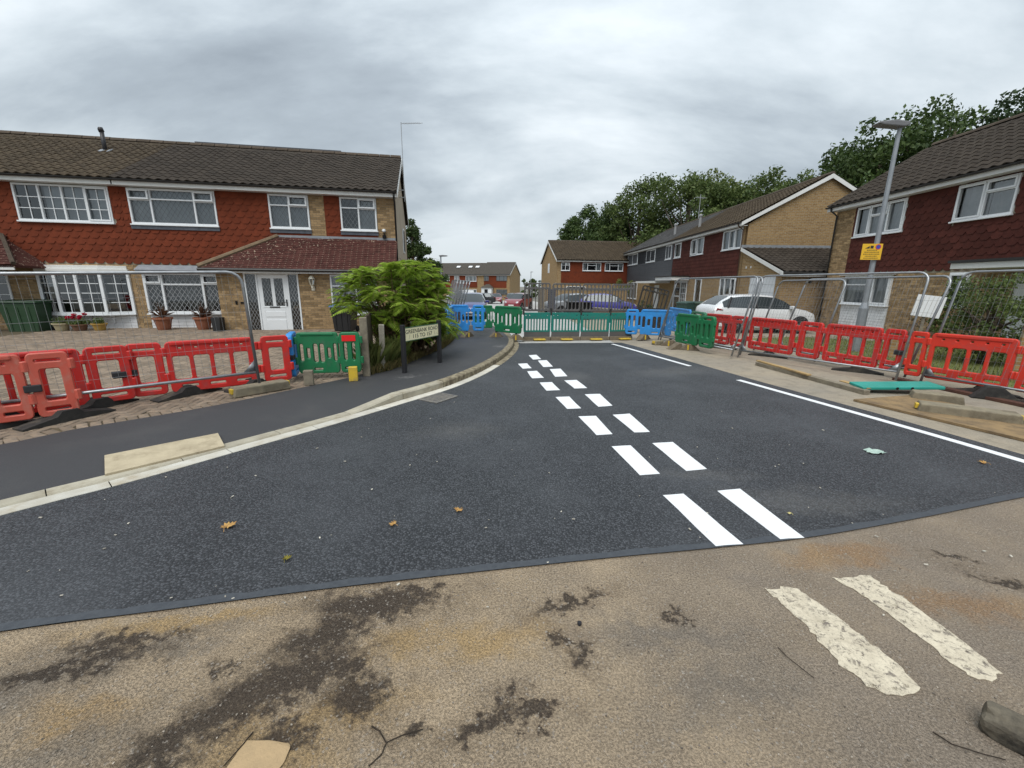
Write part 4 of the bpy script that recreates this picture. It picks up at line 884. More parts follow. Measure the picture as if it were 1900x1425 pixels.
for x0,x1,z0,z1 in ((-8.88,-8.75,-.3,2.0),(-6.73,-6.6,-.3,2.0),(-7.75,-7.62,-.3,2.0),(-8.75,-7.75,1.88,2.0),(-7.62,-6.73,1.88,2.0),(-8.75,-7.75,.9,1.0),(-8.75,-7.75,-.3,.1)): dm.box(x0,x1,-.03,.05,z0,z1)
do=dm.obj('front_door',upvc_m,hN); gb=MB()
for i in range(1,3): gb.box(-7.62+.89*i/3-.02,-7.62+.89*i/3+.02,-.01,.02,-.3,1.88)
for i in range(1,6): gb.box(-7.62,-6.73,-.008,.018,-.3+2.18*i/6-.02,-.3+2.18*i/6+.02)
gb.obj('glazing_bars',upvc_m,do)
for x0,x1 in ((-8.75,-7.75),(-7.62,-6.73)):
    pm=MB(); pm.v=[(x0,.015,-.3),(x1,.015,-.3),(x1,.015,1.88),(x0,.015,1.88)]; pm.f=[(0,1,2,3)]; pm.obj('pane',glass_m,do,fix=False)
MB().box(-9.6,-6.3,-1.2,-.05,2.03,2.25).obj('canopy',fascia_m,hN); MB().box(-9.65,-6.25,-1.25,-.04,2.252,2.32).obj('canopy_felt',gutter_m,hN)
downpipe(hN,-.12,-.3,4.63,m=M('brown_pipe',(.09,.055,.035),None,1,.6))
# garage against the gable
gh=[(.9,3.05,-.5,2.15)]; gu=3.5; gv=6.6; gt=3.42; ge=2.28
mb=MB(); Pg=[(.001,-.6),(.9,-.6),(.9,2.15),(3.05,2.15),(3.05,-.6),(gu,-.6),(gu,ge),(.001,gt)]
mb.prism(Pg,0.02,.16).obj('garage_side_wall',brick_x,hN)
mb=MB(); hz_=[(2.9,3.9,1.55,2.05)]
w2=wall_holes(.161,gv,-.6,ge,hz_,0,.12); w2.v=[(gu-y,x,z) for x,y,z in w2.v]; w2.obj('garage_wall',brick_y,hN)
fb=MB().box(gu-.06,gu+.01,2.9,3.9,2.0,2.05).box(gu-.06,gu+.01,2.9,3.9,1.55,1.6).box(gu-.06,gu+.01,2.9,2.95,1.6,2.0).box(gu-.06,gu+.01,3.85,3.9,1.6,2.0); wo=fb.obj('window',upvc_m,hN); MB().box(gu-.04,gu-.035,2.95,3.85,1.6,2.0).obj('pane',glass_m,wo)
MB().lathe([(.11,0),(.11,.03),(.09,.03),(.09,.005)],12,Matrix.Translation((gu+.001,1.25,1.95))@Matrix.Rotation(PI/2,4,'Y')).obj('wall_vent',gutter_m,hN)
gd=MB().box(.9,3.05,.06,.10,-.5,2.15)
do=gd.obj('garage_door',M('white_garage_door',(.66,.68,.70),(.62,.64,.66),3,.45),hN)
for i in range(7): MB().box(.95,3.0,.045,.0595,-.4+i*.36,-.4+i*.36+.33).obj('door_rib',MATS['white_garage_door'],do,bev=.008,seg=1)
e=Vector((gu+.25,0,ge-.02)); t_=Vector((.02,0,gt+.12)); rb=MB(); v0,v1=-.12,gv+.1
rb.add(([(e.x,v0,e.z),(e.x,v1,e.z),(t_.x,v1,t_.z),(t_.x,v0,t_.z),(e.x,v0,e.z+.05),(e.x,v1,e.z+.05),(t_.x,v1,t_.z+.05),(t_.x,v0,t_.z+.05)],[(0,1,2,3),(7,6,5,4),(0,4,5,1),(1,5,6,2),(2,6,7,3),(3,7,4,0)])); ro=rb.obj('garage_roof',rooft2_m,hN)
up=(t_-e).normalized(); tiles_on(ro,(e.x+.02,v0,e.z+.055),(0,1,0),up,v1-v0,(t_-e).length,pantile_t(.29,.40),.29,.345,rooft2_m,200,seed=31)
MB().add(([(e.x,v0-.02,e.z-.12),(t_.x,v0-.02,t_.z-.12),(t_.x,v0-.02,t_.z+.05),(e.x,v0-.02,e.z+.05),(e.x,v0,e.z-.12),(t_.x,v0,t_.z-.12),(t_.x,v0,t_.z+.05),(e.x,v0,e.z+.05)],[(0,1,2,3),(7,6,5,4),(0,4,5,1),(1,5,6,2),(2,6,7,3),(3,7,4,0)])).obj('bargeboard',fascia_m,ro)
MB().box(e.x-.02,e.x,v0,v1,e.z-.15,e.z+.0).obj('fascia',fascia_m,ro); MB().tube([(e.x+.05,v0,e.z),(e.x+.05,v1,e.z)],.05,8).obj('gutter',gutter_m,ro); MB().box(.005,.02,v0,v1,gt+.1,gt+.3).obj('lead_flashing',lead_m,hN)
for k in range(2): MB().box(-.1+.55+k*.42,-.1+.63+k*.42,.0,.02,2.55,2.65).obj('wall_box',upvc_m,hN)
# grey clad house at the far end of the row
gw=[(-11.2,-9.95,3.6,4.6),(-16.0,-13.6,3.6,4.6),(-22.0,-18.6,3.6,4.6)]; gg=[(-21.5,-18.2,.4,1.95)]
hG,rG=house('semi_detached_house','charcoal clad house joined to the dark red house','houses',RW,-22.6,-9.62,7.66,4.63,7.08,gw+gg,brick_x,M('slate_grey_tile',(.055,.054,.055),(.075,.073,.07),9,.9,.5,50,rnd=.14),base=-.9,ends=(True,False),tlimit=300)
boards(hG,-22.3,-9.64,2.0,3.58,10,grey_clad_m,y=-.03,name='cladding_board')
us=[-22.3]+[v for w_ in gw for v in (w_[0]-.02,w_[1]+.02)]+[-9.64]
for a_,b_ in zip(us[::2],us[1::2]):
    if b_-a_>.1: boards(hG,a_,b_,3.582,4.62,6,grey_clad_m,y=-.03,name='cladding_board')
for w_ in gw: window(hG,w_,[(.5,[(1,'f')]),(.5,[(1,'o')])],curtain=(net_m,.02),cover=((0,.3),(.7,1)))
window(hG,gg[0],[(1,[(1,'f')]),(1,[(1,'f')]),(1,[(1,'f')])],curtain=(net_m,.02))
MB().box(-14.6,-9.7,-1.2,-.06,1.85,2.0).obj('canopy',fascia_m,hG); MB().box(-13.2,-12.1,-.03,.0,-.6,1.7).obj('front_door',upvc_m,hG)
for x in (-12.5,-8.0):
    v=1.0; zr=4.83+(v+.32)*(7.08-4.83)/(3.83+.32); MB().tube([(x,v,zr),(x,v,zr+.7)],.09,8).lathe([(.13,zr+.7),(.13,zr+.8),(.05,zr+.86)],8,Matrix.Translation((x,v,0))).obj('flue',M('flue_grey',(.25,.25,.25),None,1,.6),hG if x<-9.6 else hN)
ab=MB(); ab.tube([(0,0,0),(0,0,2.0)],.025,6); ab.tube([(-.5,0,1.75),(.6,0,1.75)],.015,5)
for k in range(9): x=-.45+k*.12; ab.tube([(x,-.22,1.75),(x,.22,1.75)],.008,4)
ao=ab.obj('television_aerial',al); p=RW.P+RW.n*3.83; ao.location=(p.x,p.y+15.2,7.05); ao.rotation_euler=(0,0,.4); tag(ao,'television aerial on the ridge of the grey clad house','aerial')
# ------------------------------------------------------------------ far centre house
CFr=Frame((4.43,43.7),6.2); cz=-.75
cw=[(.38,1.27,3.05,3.82),(2.59,4.49,3.05,3.82),(4.89,6.8,3.05,3.82)]; cg=[(1.0,3.0,.3,1.5)]
hC,rC=house('semi_detached_house','distant red tile hung house with its brick gable to the left','houses',CFr,0,14.2,9,3.9,6.3,cw+cg+[(8.2,10.2,3.05,3.82)],brick_x,rooft_m,base=-1.2,tlimit=0)
MB().add(wall_holes(.35,14.2,1.85,3.9,[(w[0]-.001,w[1]+.001,w[2],w[3]) for w in cw+[(8.2,10.2,3.05,3.82)]],-.05,.045)and tbox(0,.01,.3,.31,0,.01)).obj('stub',dark_m,hC) if False else None
wall_holes(.42,14.2,1.85,3.9,cw+[(8.2,10.2,3.05,3.82)],-.055,.05).obj('tile_cladding',hung_m,hC,fix=False)
for w_ in cw+[(8.2,10.2,3.05,3.82)]: window(hC,w_,[(.25,[(1,'f')]),(.5,[(.3,'f'),(.7,'f')]),(.25,[(1,'f')])] if w_[1]-w_[0]>1.2 else TWO,y=-.04,curtain=(net_m,.03),cover=((0,.22),(.78,1)))
window(hC,cg[0],[(1,[(1,'f')]),(1,[(1,'f')])])
MB().box(-.02,-.0,4.0,4.9,2.9,3.9).obj('side_window',upvc_m,hC)
# ------------------------------------------------------------------ far left pair
DF=Frame((0,88),-15); fz=DF.Z(920,511); frz=DF.Z(930,487,4.0); fb_=zg(88)
d1=DF.U(946,515); d0=DF.U(893,515); dd0=DF.U(785,515)
def pw(l,r,t,b): return (DF.U(l,505),DF.U(r,505),DF.Z((l+r)/2,b),DF.Z((l+r)/2,t))
ws2=[pw(898,907,512,521),pw(921,941,512,521),pw(921,941,537,546)]; ws1=[pw(864,884,512,522),pw(822,834,512,521),pw(864,884,537,546),pw(843,852,512,522)]
hD2,rD2=house('semi_detached_house','small distant red tile hung house with a dark hipped porch','houses',DF,d0,d1,8.6,fz,frz,ws2,brick_x,M('far_roof',(.075,.066,.055),(.09,.08,.068),4,.9,.4,12),base=fb_-.4,tlimit=0)
hD1,rD1=house('semi_detached_house','small distant red tile hung house with rooflights','houses',DF,dd0,d0,8.6,fz-.02,frz-.15,ws1,brick_x,MATS['far_roof'],base=fb_-.4,tlimit=0)
zt=DF.Z(920,534)
wall_holes(d0+.6,d1-.7,zt,fz,ws2[:2],-.055,.05).obj('tile_cladding',hung_m,hD2,fix=False); wall_holes(dd0,d0-.9,zt,fz,ws1[:2]+ws1[3:],-.055,.05).obj('tile_cladding',hung_m,hD1,fix=False)
for w_ in ws2: window(hD2,w_,[(1,[(1,'f')]),(1.4,[(1,'f')]),(1,[(1,'f')])],y=-.05,curtain=(net_m,.03),fm=M('grey_frame',(.10,.105,.11),None,1,.5),fw=.07)
for w_ in ws1: window(hD1,w_,[(1,[(1,'f')]),(1.4,[(1,'f')]),(1,[(1,'f')])],y=-.05,curtain=(net_m,.03),fw=.08)
for px in (853,875,888):
    u_=DF.U(px,493,3.0); v=2.4; s=(frz-fz-.2)/(4.3+.32); MB().add(tbox(-.4,.4,-.35,.35,0,.08),Matrix.Translation((u_,v,fz+.2+(v+.32)*s+.08))@Matrix.Rotation(math.atan(s),4,'X')).obj('rooflight',upvc_m,rD1)
# hipped porch and door of the distant house
pu0,pu1=DF.U(892,545,-1),DF.U(914,545,-1); zp=DF.Z(903,534,-1); zq=DF.Z(903,527,-.3)
MB().add(([(pu0,-1.4,zp),(pu1,-1.4,zp),(pu1,0,zp),(pu0,0,zp),((pu0+pu1)/2-.3,-.1,zq),((pu0+pu1)/2+.3,-.1,zq)],[(0,1,5,4),(1,2,5),(0,4,3),(0,3,2,1),(2,3,4,5)])).obj('porch_roof',MATS['far_roof'],hD2)
MB().box(pu0+.2,pu1-.2,-1.2,-.06,fb_-.4,zp-.01).obj('porch',upvc_m,hD2); MB().box(DF.U(899,545,-1.2),DF.U(905,545,-1.2),-1.25,-1.201,fb_,zp-.3).obj('front_door',dark_m,hD2)

# ------------------------------------------------------------------ vegetation
def leafmat(name,c1,c2,tr=.25):
    m,t,b_=new_mat(name); q=NB(t); g=q.n('NewGeometry'); v=q.n('TexCoord').outputs['Object']; a=q.mix(g.outputs['Random Per Island'],c1,c2); a=q.mix(q.ramp(q.noise(v,.6,4),.4,.65,0,.5),a,tuple(x*.55 for x in c1))
    q.l(a,b_.inputs['Base Color']); b_.inputs['Roughness'].default_value=.6; b_.inputs['Specular IOR Level'].default_value=.3
    tl=q.n('BsdfTranslucent'); q.l(a,tl.inputs[0]); mx=q.n('MixShader'); mx.inputs[0].default_value=tr; q.l(b_.outputs[0],mx.inputs[1]); q.l(tl.outputs[0],mx.inputs[2]); q.l(mx.outputs[0],t.nodes['Material Output'].inputs[0]); return m
bark_m=M('bark',(.075,.06,.045),(.11,.09,.065),14,.95,1,30)
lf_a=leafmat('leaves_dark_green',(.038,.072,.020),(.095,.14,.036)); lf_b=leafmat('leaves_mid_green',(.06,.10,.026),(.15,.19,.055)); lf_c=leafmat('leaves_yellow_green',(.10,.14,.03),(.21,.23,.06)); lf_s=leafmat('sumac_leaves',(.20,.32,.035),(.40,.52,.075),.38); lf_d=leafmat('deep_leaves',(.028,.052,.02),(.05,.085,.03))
def leaf_cloud(clumps,n,size,rd,flat=.0):
    """n leaves per clump: small folded faces spread through each clump"""
    V=[];Fs=[]
    for cx,cy,cz,r in clumps:
        k=max(6,int(n*(r**2)*(9 if size>.12 else 34)))
        D=rd.normal(size=(k,3)); D/=np.linalg.norm(D,axis=1)[:,None]+1e-9; rr_=r*rd.uniform(.25,1.0,k)**.6*(1+.25*rd.normal(size=k)*.6)
        P=np.array([cx,cy,cz])+D*rr_[:,None]*np.array([1,1,.8])
        A=rd.normal(size=(k,3)); A/=np.linalg.norm(A,axis=1)[:,None]; B=np.cross(A,rd.normal(size=(k,3))); B/=np.linalg.norm(B,axis=1)[:,None]+1e-9
        s=size*.6*rd.uniform(.6,1.3,k)
        for p,a_,b_,q in zip(P,A,B,s):
            o=len(V); a2=a_*q; b2=b_*q*.55; V+= [tuple(p-a2),tuple(p+b2),tuple(p+a2),tuple(p-b2)]; Fs.append((o,o+1,o+2,o+3))
    return V,Fs
def tree(name,label,base,h,rx,rz,ncl,dens,size,mat,seed,group=None,cz=None,lean=0,cat='tree',crown_low=.25,ry=None,gap=.0):
    rd=np.random.default_rng(seed); root=empty(name,base,0,label,cat,group); ry=ry or rx; tb=MB(); tr_=max(.08,h*.022)
    c0=Vector((lean,0,h-rz)); tb.tube([(0,0,-.3),(lean*.2,.05,h*.3),(lean*.6,-.05,h*.55),(lean,0,h*.85)],[tr_*1.3,tr_,tr_*.75,tr_*.25],8)
    cl=[]
    for i in range(ncl):
        d=rd.normal(size=3); d/=np.linalg.norm(d); f=rd.uniform(.35,1.0)**.55; x,y,z=c0.x+d[0]*rx*f,d[1]*ry*f,c0.z+d[2]*rz*f
        if z<h*crown_low: z=h*crown_low+rd.uniform(0,.5)
        r=rd.uniform(.20,.38)*min(rx,rz)*(1.15-.35*f)*(1.7 if rx<.9 and cat=='tree' else 1); cl.append((x,y,z,r))
        if i%4==0: tb.tube([(lean*.5,0,h*rd.uniform(.3,.6)),((x+lean*.5)*.5,y*.5,z*.75+rd.uniform(-.3,.3)),(x,y,z)],[tr_*.45,tr_*.25,tr_*.08],5)
    tb.obj('trunk',bark_m,root,smooth=True); V,Fs=leaf_cloud(cl,dens,size,rd); mb=MB(); mb.v=V; mb.f=Fs; mb.obj('crown',mat,root,fix=False); return root
def tr_at(px,py,y): p=AT(px,py,y); return p
TG='trees behind the houses'
def bigtree(label,px,top,y,wpx,mat,seed,rzf=.55,dens=26,size=.26,ncl=46,low=.2,group=TG):
    T=AT(px,top,y); zb=zg(y); h=T.z-zb; rx=wpx/2*y/FP*1.12
    return tree('broadleaf_tree',label,(T.x,y,zb),h,rx,h*rzf*.5+.6,ncl,dens/max(1,rx/2.5)**1.2,size,mat,seed,group,crown_low=low)
bigtree('dark round oak above the distant red house, leftmost of the tree line',1088,388,60,100,lf_a,1,.7,60,.30,60)
bigtree('small airy tree next to the leftmost oak',1135,392,58,60,lf_d,2,.7,40,.26,34)
bigtree('pale feathery tall tree left of the tree line centre',1193,318,52,110,lf_b,3,.95,46,.24,64)
bigtree('tall bushy tree at the centre of the tree line',1285,305,48,160,lf_b,4,.9,48,.26,80)
bigtree('tall olive green tree right of the tree line centre',1345,315,50,120,lf_c,5,.9,36,.26,50)
bigtree('dark tree showing over the ridge of the row',1408,306,44,140,lf_b,6,.8,46,.26,80)
bigtree('low tree peeping over the ridge end beside the yellow gable',1485,316,40,100,lf_b,7,.8,40,.24,60)
bigtree('spreading mid green tree filling the gap left of the feathery one',1150,378,55,90,lf_a,41,.85,46,.26,60)
bigtree('dense tree between the centre and the ridge tree',1375,345,47,110,lf_a,42,.8,46,.26,60)
bigtree('dark leafy tree low beside the big lamp post trees',1600,262,31,120,lf_a,43,.8,50,.22,60)
bigtree('dark undergrowth tree behind the charcoal clad house',1235,400,56,190,lf_d,8,.9,46,.30,60)
bigtree('big dark green tree at the left behind the lamp post house',1650,212,29,175,lf_a,9,.75,44,.21,90)
bigtree('big wind blown tree behind the right hand house ridge',1790,168,27,190,lf_a,10,.8,44,.21,90)
bigtree('dark tree at the right edge of the picture',1930,150,26,130,lf_d,11,.8,40,.21,60)
bigtree('slender tree behind the gable of the leaded window house',763,398,27,34,lf_a,12,.95,60,.11,90,.1,None)
bigtree('round bushy tree beyond the grey fence stack',795,462,34,60,lf_a,13,.8,120,.2,30,.1,None)
bigtree('tiny distant bush tree between the far houses',983,512,120,26,lf_b,14,.9,20,.5,24,.1,None)
bigtree('tiny distant airy tree beside the far lamp post',1000,517,130,14,lf_d,15,.9,14,.4,12,.1,None)
# sumac shrub: arching pinnate leaves
def sumac():
    rd=random.Random(5); c=G(748,668,.1); root=empty('sumac_shrub',(c.x-.1,c.y+.55,.08),0,'bright green feathery shrub beside the street name sign','shrub'); M0=root.location
    def frond(L):
        V=[];Fs=[]; n=12
        for i in range(n):
            t=(i+1.2)/(n+1); x=L*t; z=L*(.35*t-.75*t*t)
            ll=L*.30*math.sin(PI*(.18+.76*t))*1.05
            for s in (1,-1):
                o=len(V); dx=ll*.34; yv=s*ll; zz=z-ll*.32; w=L*.038
                V+=[(x-w,0,z),(x+w,0,z),(x+dx+w*.9,yv*.62,z+(zz-z)*.45),(x+dx*1.5,yv,zz),(x+dx-w*1.1,yv*.58,z+(zz-z)*.5)]; Fs.append((o,o+1,o+2,o+3,o+4))
        return V,Fs
    fr_=[frond(.34),frond(.44),frond(.28)]; crown=MB(); st=MB()
    tips=[]
    # stems: tip positions from the outline of the shrub in the photograph
    D=c.y+.55
    for px,py,dy in ((665,525,-.2),(700,545,-.35),(640,545,.05),(725,520,0),(760,508,.1),(800,515,.15),(735,495,.45),(770,500,-.2),(790,560,-.35),(750,565,-.4),(720,585,-.3),(815,590,.0),(790,600,-.45),(820,610,.1),(760,610,-.35),(690,520,.3),(655,565,-.2),(795,498,.4),(775,540,.0),(826,605,.3),(800,625,-.2),(735,545,-.3),(745,590,.1),(675,550,.2),(650,530,.1),(640,560,0),(680,500,.2),(715,505,.1),(750,490,.3),(785,490,.3),(770,575,-.3),(805,570,.2),(765,635,-.2),(730,565,0)):
        tips.append(AT(px,py,D+dy*1.6)-M0)
    for k_ in range(34):
        a_=rd.uniform(0,6.28); f_=rd.uniform(.1,1)**.5; px_,py_=725+95*f_*math.cos(a_),560+72*f_*math.sin(a_)
        if px_<690 and py_>575: continue
        tips.append(AT(px_,py_,D+rd.uniform(-.5,.6))-M0)
    tips=[t for t in tips if not (t+M0).z<.62 or (t+M0).x>-1.75]
    for i,t in enumerate(tips):
        b0=Vector((rd.uniform(-.25,.5),rd.uniform(-.1,.3),0)); mid=b0*.5+t*.5+Vector((0,0,-.18)); st.tube([b0,mid,t],[.022,.016,.007],5)
        k=rd.randint(14,18)
        for j in range(k):
            a=2*PI*j/k+rd.uniform(-.3,.3); tilt=rd.uniform(-.35,.55); m_=Matrix.Translation(t+Vector((0,0,rd.uniform(-.12,.05))))@Matrix.Rotation(a,4,'Z')@Matrix.Rotation(-tilt,4,'Y')@Matrix.Rotation(rd.uniform(-.4,.4),4,'X')@Matrix.Diagonal((rd.uniform(.75,1.1),)*3).to_4x4()
            crown.add(rd.choice(fr_),m_)
            if j%2==0:
                p1=m_@Vector((0,0,0)); p2=m_@Vector((.25,0,.03)); p3=m_@Vector((.45,0,-.12)); st.tube([p1,p2,p3],[.006,.004,.002],3,False)
    st.obj('stems',M('sumac_stem',(.10,.065,.04),(.13,.09,.05),12,.9),root); crown.obj('crown',lf_s,root,fix=False)
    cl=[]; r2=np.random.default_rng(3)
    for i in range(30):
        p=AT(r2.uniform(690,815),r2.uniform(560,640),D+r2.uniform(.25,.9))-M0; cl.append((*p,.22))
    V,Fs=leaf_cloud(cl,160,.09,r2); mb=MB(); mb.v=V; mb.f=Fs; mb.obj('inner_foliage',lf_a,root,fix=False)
sumac()
# ------------------------------------------------------------------ plastic barriers
def plastic(name,c,fade=None):
    c2=tuple(min(1,x*.82) for x in c); return M(name,c,c2,3,.42,.12,40,spec=.4,dirt=fade or tuple(x*.5+.05 for x in c),dscale=6,dlo=.5,dhi=.8)
red_p=plastic('red_plastic',(.60,.028,.022)); fred_p=plastic('faded_red_plastic',(.56,.105,.07),(.50,.20,.15)); lred_p=plastic('orange_red_plastic',(.66,.040,.020)); green_p=plastic('green_plastic',(.012,.165,.062)); blue_p=plastic('blue_plastic',(.03,.26,.66)); teal_p=plastic('teal_plastic',(.012,.185,.145)); dkgrey_p=plastic('grey_plastic',(.11,.104,.10))
black_r=M('black_rubber',(.03,.029,.028),(.045,.043,.04),12,.8,.4,40,dirt=(.14,.12,.09),dscale=4,dlo=.55,dhi=.8); tan_r=M('dusty_rubber',(.13,.105,.075),(.19,.155,.11),9,.9,.4,40); yel_m=M('yellow_plastic',(.62,.42,.03),(.5,.34,.04),9,.6,dirt=(.25,.2,.1),dscale=8)
refl_m=M('red_reflector',(.70,.012,.015),None,1,.25); white_r=M('white_reflector',(.75,.76,.78),None,1,.3)
def holes_red_main():
    h=[]
    for i in range(4): x=.09+i*.325; h.append(rr(x,.20,x+.255,.57,.035))
    for x in (.17,.62,1.07): h.append(rr(x,.075,x+.26,.115,.018,3))
    for i in range(5): x=.2+i*.25; h.append(rr(x,.685,x+.05,.71,.01,2))
    return h
PL={}
PL['red','M']=(1.45,plate(rr(0,0,1.45,.80,.075),holes_red_main(),.065,.012))
PL['red','E']=(.52,plate(rr(0,0,.52,.80,.07),[rr(.13,.20,.39,.60,.035),rr(.10,.075,.42,.12,.02,3),rr(.10,.69,.42,.72,.012,3)],.065,.012))
PL['grn','M']=(1.45,plate(rr(0,0,1.45,.80,.09),[rr(.09,.24,.22,.58,.04),rr(.33,.30,.45,.50,.03),rr(.56,.22,.72,.58,.05),rr(.78,.22,.94,.58,.05),rr(1.05,.30,1.17,.50,.03),rr(1.27,.24,1.38,.58,.04),rr(.55,.065,.85,.105,.018,3)],.07,.014))
PL['grn','E']=(.55,plate(rr(0,0,.55,.80,.09),[rr(.11,.25,.20,.60,.04),rr(.33,.25,.42,.60,.04),rr(.12,.07,.42,.11,.018,3),rr(.12,.70,.42,.73,.012,3)],.09,.016))
for v in PL.values(): v[1]['used']=0
LUG={}
def foot_t(): return [(-.42,0),(.42,0),(.42,.018),(.12,.075),(.07,.13),(-.07,.13),(-.12,.075),(-.42,.018)]
def barrier(label,mat,A,B,secs,ry,typ,z0,gz,feet=(),group='red plastic barriers',lean=0,footm=None,strap=(),reflector=None,ftyp='flat',hs=1.0):
    """A,B: two points of the base line; secs: (left pixel, right pixel, kind) read at row ry"""
    a=Vector(A[:2]); b_=Vector(B[:2]); ang=math.atan2(b_.y-a.y,b_.x-a.x); f=Frame(a,math.degrees(ang))
    us=[(f.U(l,ry),f.U(r,ry),k) for l,r,k in secs]; u00=us[0][0]
    p0=a+f.u*u00; root=empty('plastic_barrier',(p0.x,p0.y,gz),ang,label,'barrier',group)
    for u0,u1,k in us:
        w0,me=PL[typ,k]; me=me.copy() if me['used'] else me; PL[typ,k][1]['used']=1
        me.materials.clear(); o=link('panel' if k=='M' else 'end_panel',me,mat,root); o.matrix_basis=Matrix.Translation((u0-u00,0,z0))@Matrix.Rotation(lean,4,'X')@Matrix.Diagonal(((u1-u0)/w0,1,hs,1))
        for x in (u0-u00-.012,u1-u00+.012):
            for zz in (.18,.58):
                if mat.name not in LUG: LUG[mat.name]=MB().lathe([(.030,0),(.034,.01),(.034,.11),(.028,.12)],8).mesh('hinge_lug')
                lo=link('hinge_lug',LUG[mat.name],mat,root); lo.location=(x,-.012,z0+zz*hs)
        if k=='M': MB().box(u0-u00+.06,u1-u00-.06,-.048,.048,z0+.735*hs,z0+.802*hs).obj('top_rail',mat,root,bev=.018,seg=2)
    for px in feet:
        u=f.U(px,ry)-u00
        if ftyp=='flat':
            MB().prism(foot_t(),-.1,.1,Matrix.Translation((u,0,.003))@Matrix.Rotation(.5,4,'Z')).obj('foot',footm or black_r,root); MB().box(u-.03,u+.03,-.02,.02,.12,z0+.06).obj('foot_post',black_r,root)
        else:
            MB().prism([(-.26,0),(.26,0),(.07,.17),(-.07,.17)],-.1,.1,Matrix.Translation((u,0,.003))@Matrix.Rotation(.9,4,'Z')).obj('foot',tan_r,root,bev=.01); MB().add(tbox(-.05,.05,-.115,-.101,.01,.15),Matrix.Translation((u,0,.003))@Matrix.Rotation(.9-.6,4,'Z')).obj('foot_tab',yel_m,root); MB().box(u-.03,u+.03,-.02,.02,.15,z0+.05).obj('foot_post',black_r,root)
    for px in strap:
        u=f.U(px,ry)-u00; MB().box(u-.07,u+.07,-.055,.055,z0+.33*hs,z0+.42*hs).obj('strap',M('black_strap',(.02,.02,.022),None,1,.6),root,bev=.01)
    if reflector:
        u0,u1=[f.U(p,ry)-u00 for p in reflector]; MB().box(u0,u1,-.058,-.046,z0+.63*hs,z0+.745*hs).obj('reflector',refl_m,root)
    return root
g=lambda x,y,z=.23:G(x,y,z)
barrier('faded salmon red barrier nearest the left edge of the picture',fred_p,g(0,785,.17),g(140,766,.17),[(-190,52,'M'),(60,140,'E')],720,'red',.07,.1,(-60,112),strap=(62,),hs=.92)
barrier('bright red barrier behind the faded salmon one',red_p,g(177,749,.16),g(246,739,.16),[(-150,158,'M'),(163,246,'E')],700,'red',.06,.1,(-20,170),strap=(222,),hs=.9)
barrier('red barrier in front of the leaded bay window, between two fence posts',red_p,g(300,731,.16),g(545,703,.16),[(240,307,'E'),(313,478,'M'),(490,541,'E')],690,'red',.06,.1,(342,470),strap=(243,),hs=.9)
# blue end-on piece and green barrier
barrier('blue barrier seen edge on beside the green one',blue_p,g(541,705,.16),g(549,694,.16),[(539,549,'E')],660,'grn',.06,.1,hs=.9,group='blue plastic barriers',strap=(540,))
barrier('green barrier with a red reflector beside the wooden posts',green_p,g(552,693,.2),g(668,690,.2),[(552,629,'M'),(631,669,'E')],650,'grn',.1,.1,(),hs=.86,reflector=(637,662),group='green plastic barriers')
tm_=M('grey_timber',(.24,.21,.155),(.17,.145,.11),10,.9,.6,30)
for px,lb,mt in ((571,'grey timber block under the left of the green barrier',tm_),(654,'yellow topped block under the right of the green barrier',yel_m)):
    p=G(px,716 if px<600 else 708,.1); o=MB().box(-.07,.07,-.05,.05,0,.24).obj('timber_block',mt,bev=.01); o.location=(p.x,p.y+.06,.1); o.rotation_euler=(0,0,.3); tag(o,lb,'block')
# centre
barrier('blue barrier standing in the footway beside the feathery shrub',blue_p,g(842,616,.25),g(878,616,.25),[(826,870,'M'),(877,898,'E')],595,'grn',.2,.06,(866,),group='blue plastic barriers',ftyp='w')
barrier('blue barrier turned end on against the feathery shrub',blue_p,g(832,622,.25),g(842,614,.25),[(831,843,'E')],600,'grn',.15,.08,(),group='blue plastic barriers')
barrier('green barrier behind the blue one at the end of the kerb',green_p,G(898,612,.15),G(915,612,.15),[(882,914,'M')],592,'grn',.15,.0,(),group='green plastic barriers')
barrier('tilted green barrier with feet beside the first teal barrier',green_p,g(918,616,.25),g(968,620,.25),[(919,967,'M')],595,'grn',.2,.04,(921,958),group='green plastic barriers',ftyp='w')
barrier('blue barrier to the right of the teal barriers',blue_p,G(1165,622,.15),G(1244,625,.15),[(1161,1184,'E'),(1188,1247,'M')],600,'grn',.15,0,(1196,),group='blue plastic barriers',ftyp='w')
barrier('blue barrier tucked behind the right hand green one',blue_p,G(1250,618,.15),G(1290,626,.15),[(1238,1280,'M')],600,'grn',.15,0,(),group='blue plastic barriers')
barrier('green barrier half hidden behind another green one',green_p,G(1280,626,.15),G(1330,640,.15),[(1282,1308,'E')],605,'grn',.15,0,(),group='green plastic barriers')
barrier('front green barrier beside the row of red ones',green_p,G(1248,633,.15),G(1313,646,.15),[(1256,1297,'M'),(1301,1326,'E')],610,'grn',.15,0,(1246,1283),group='green plastic barriers',ftyp='w')
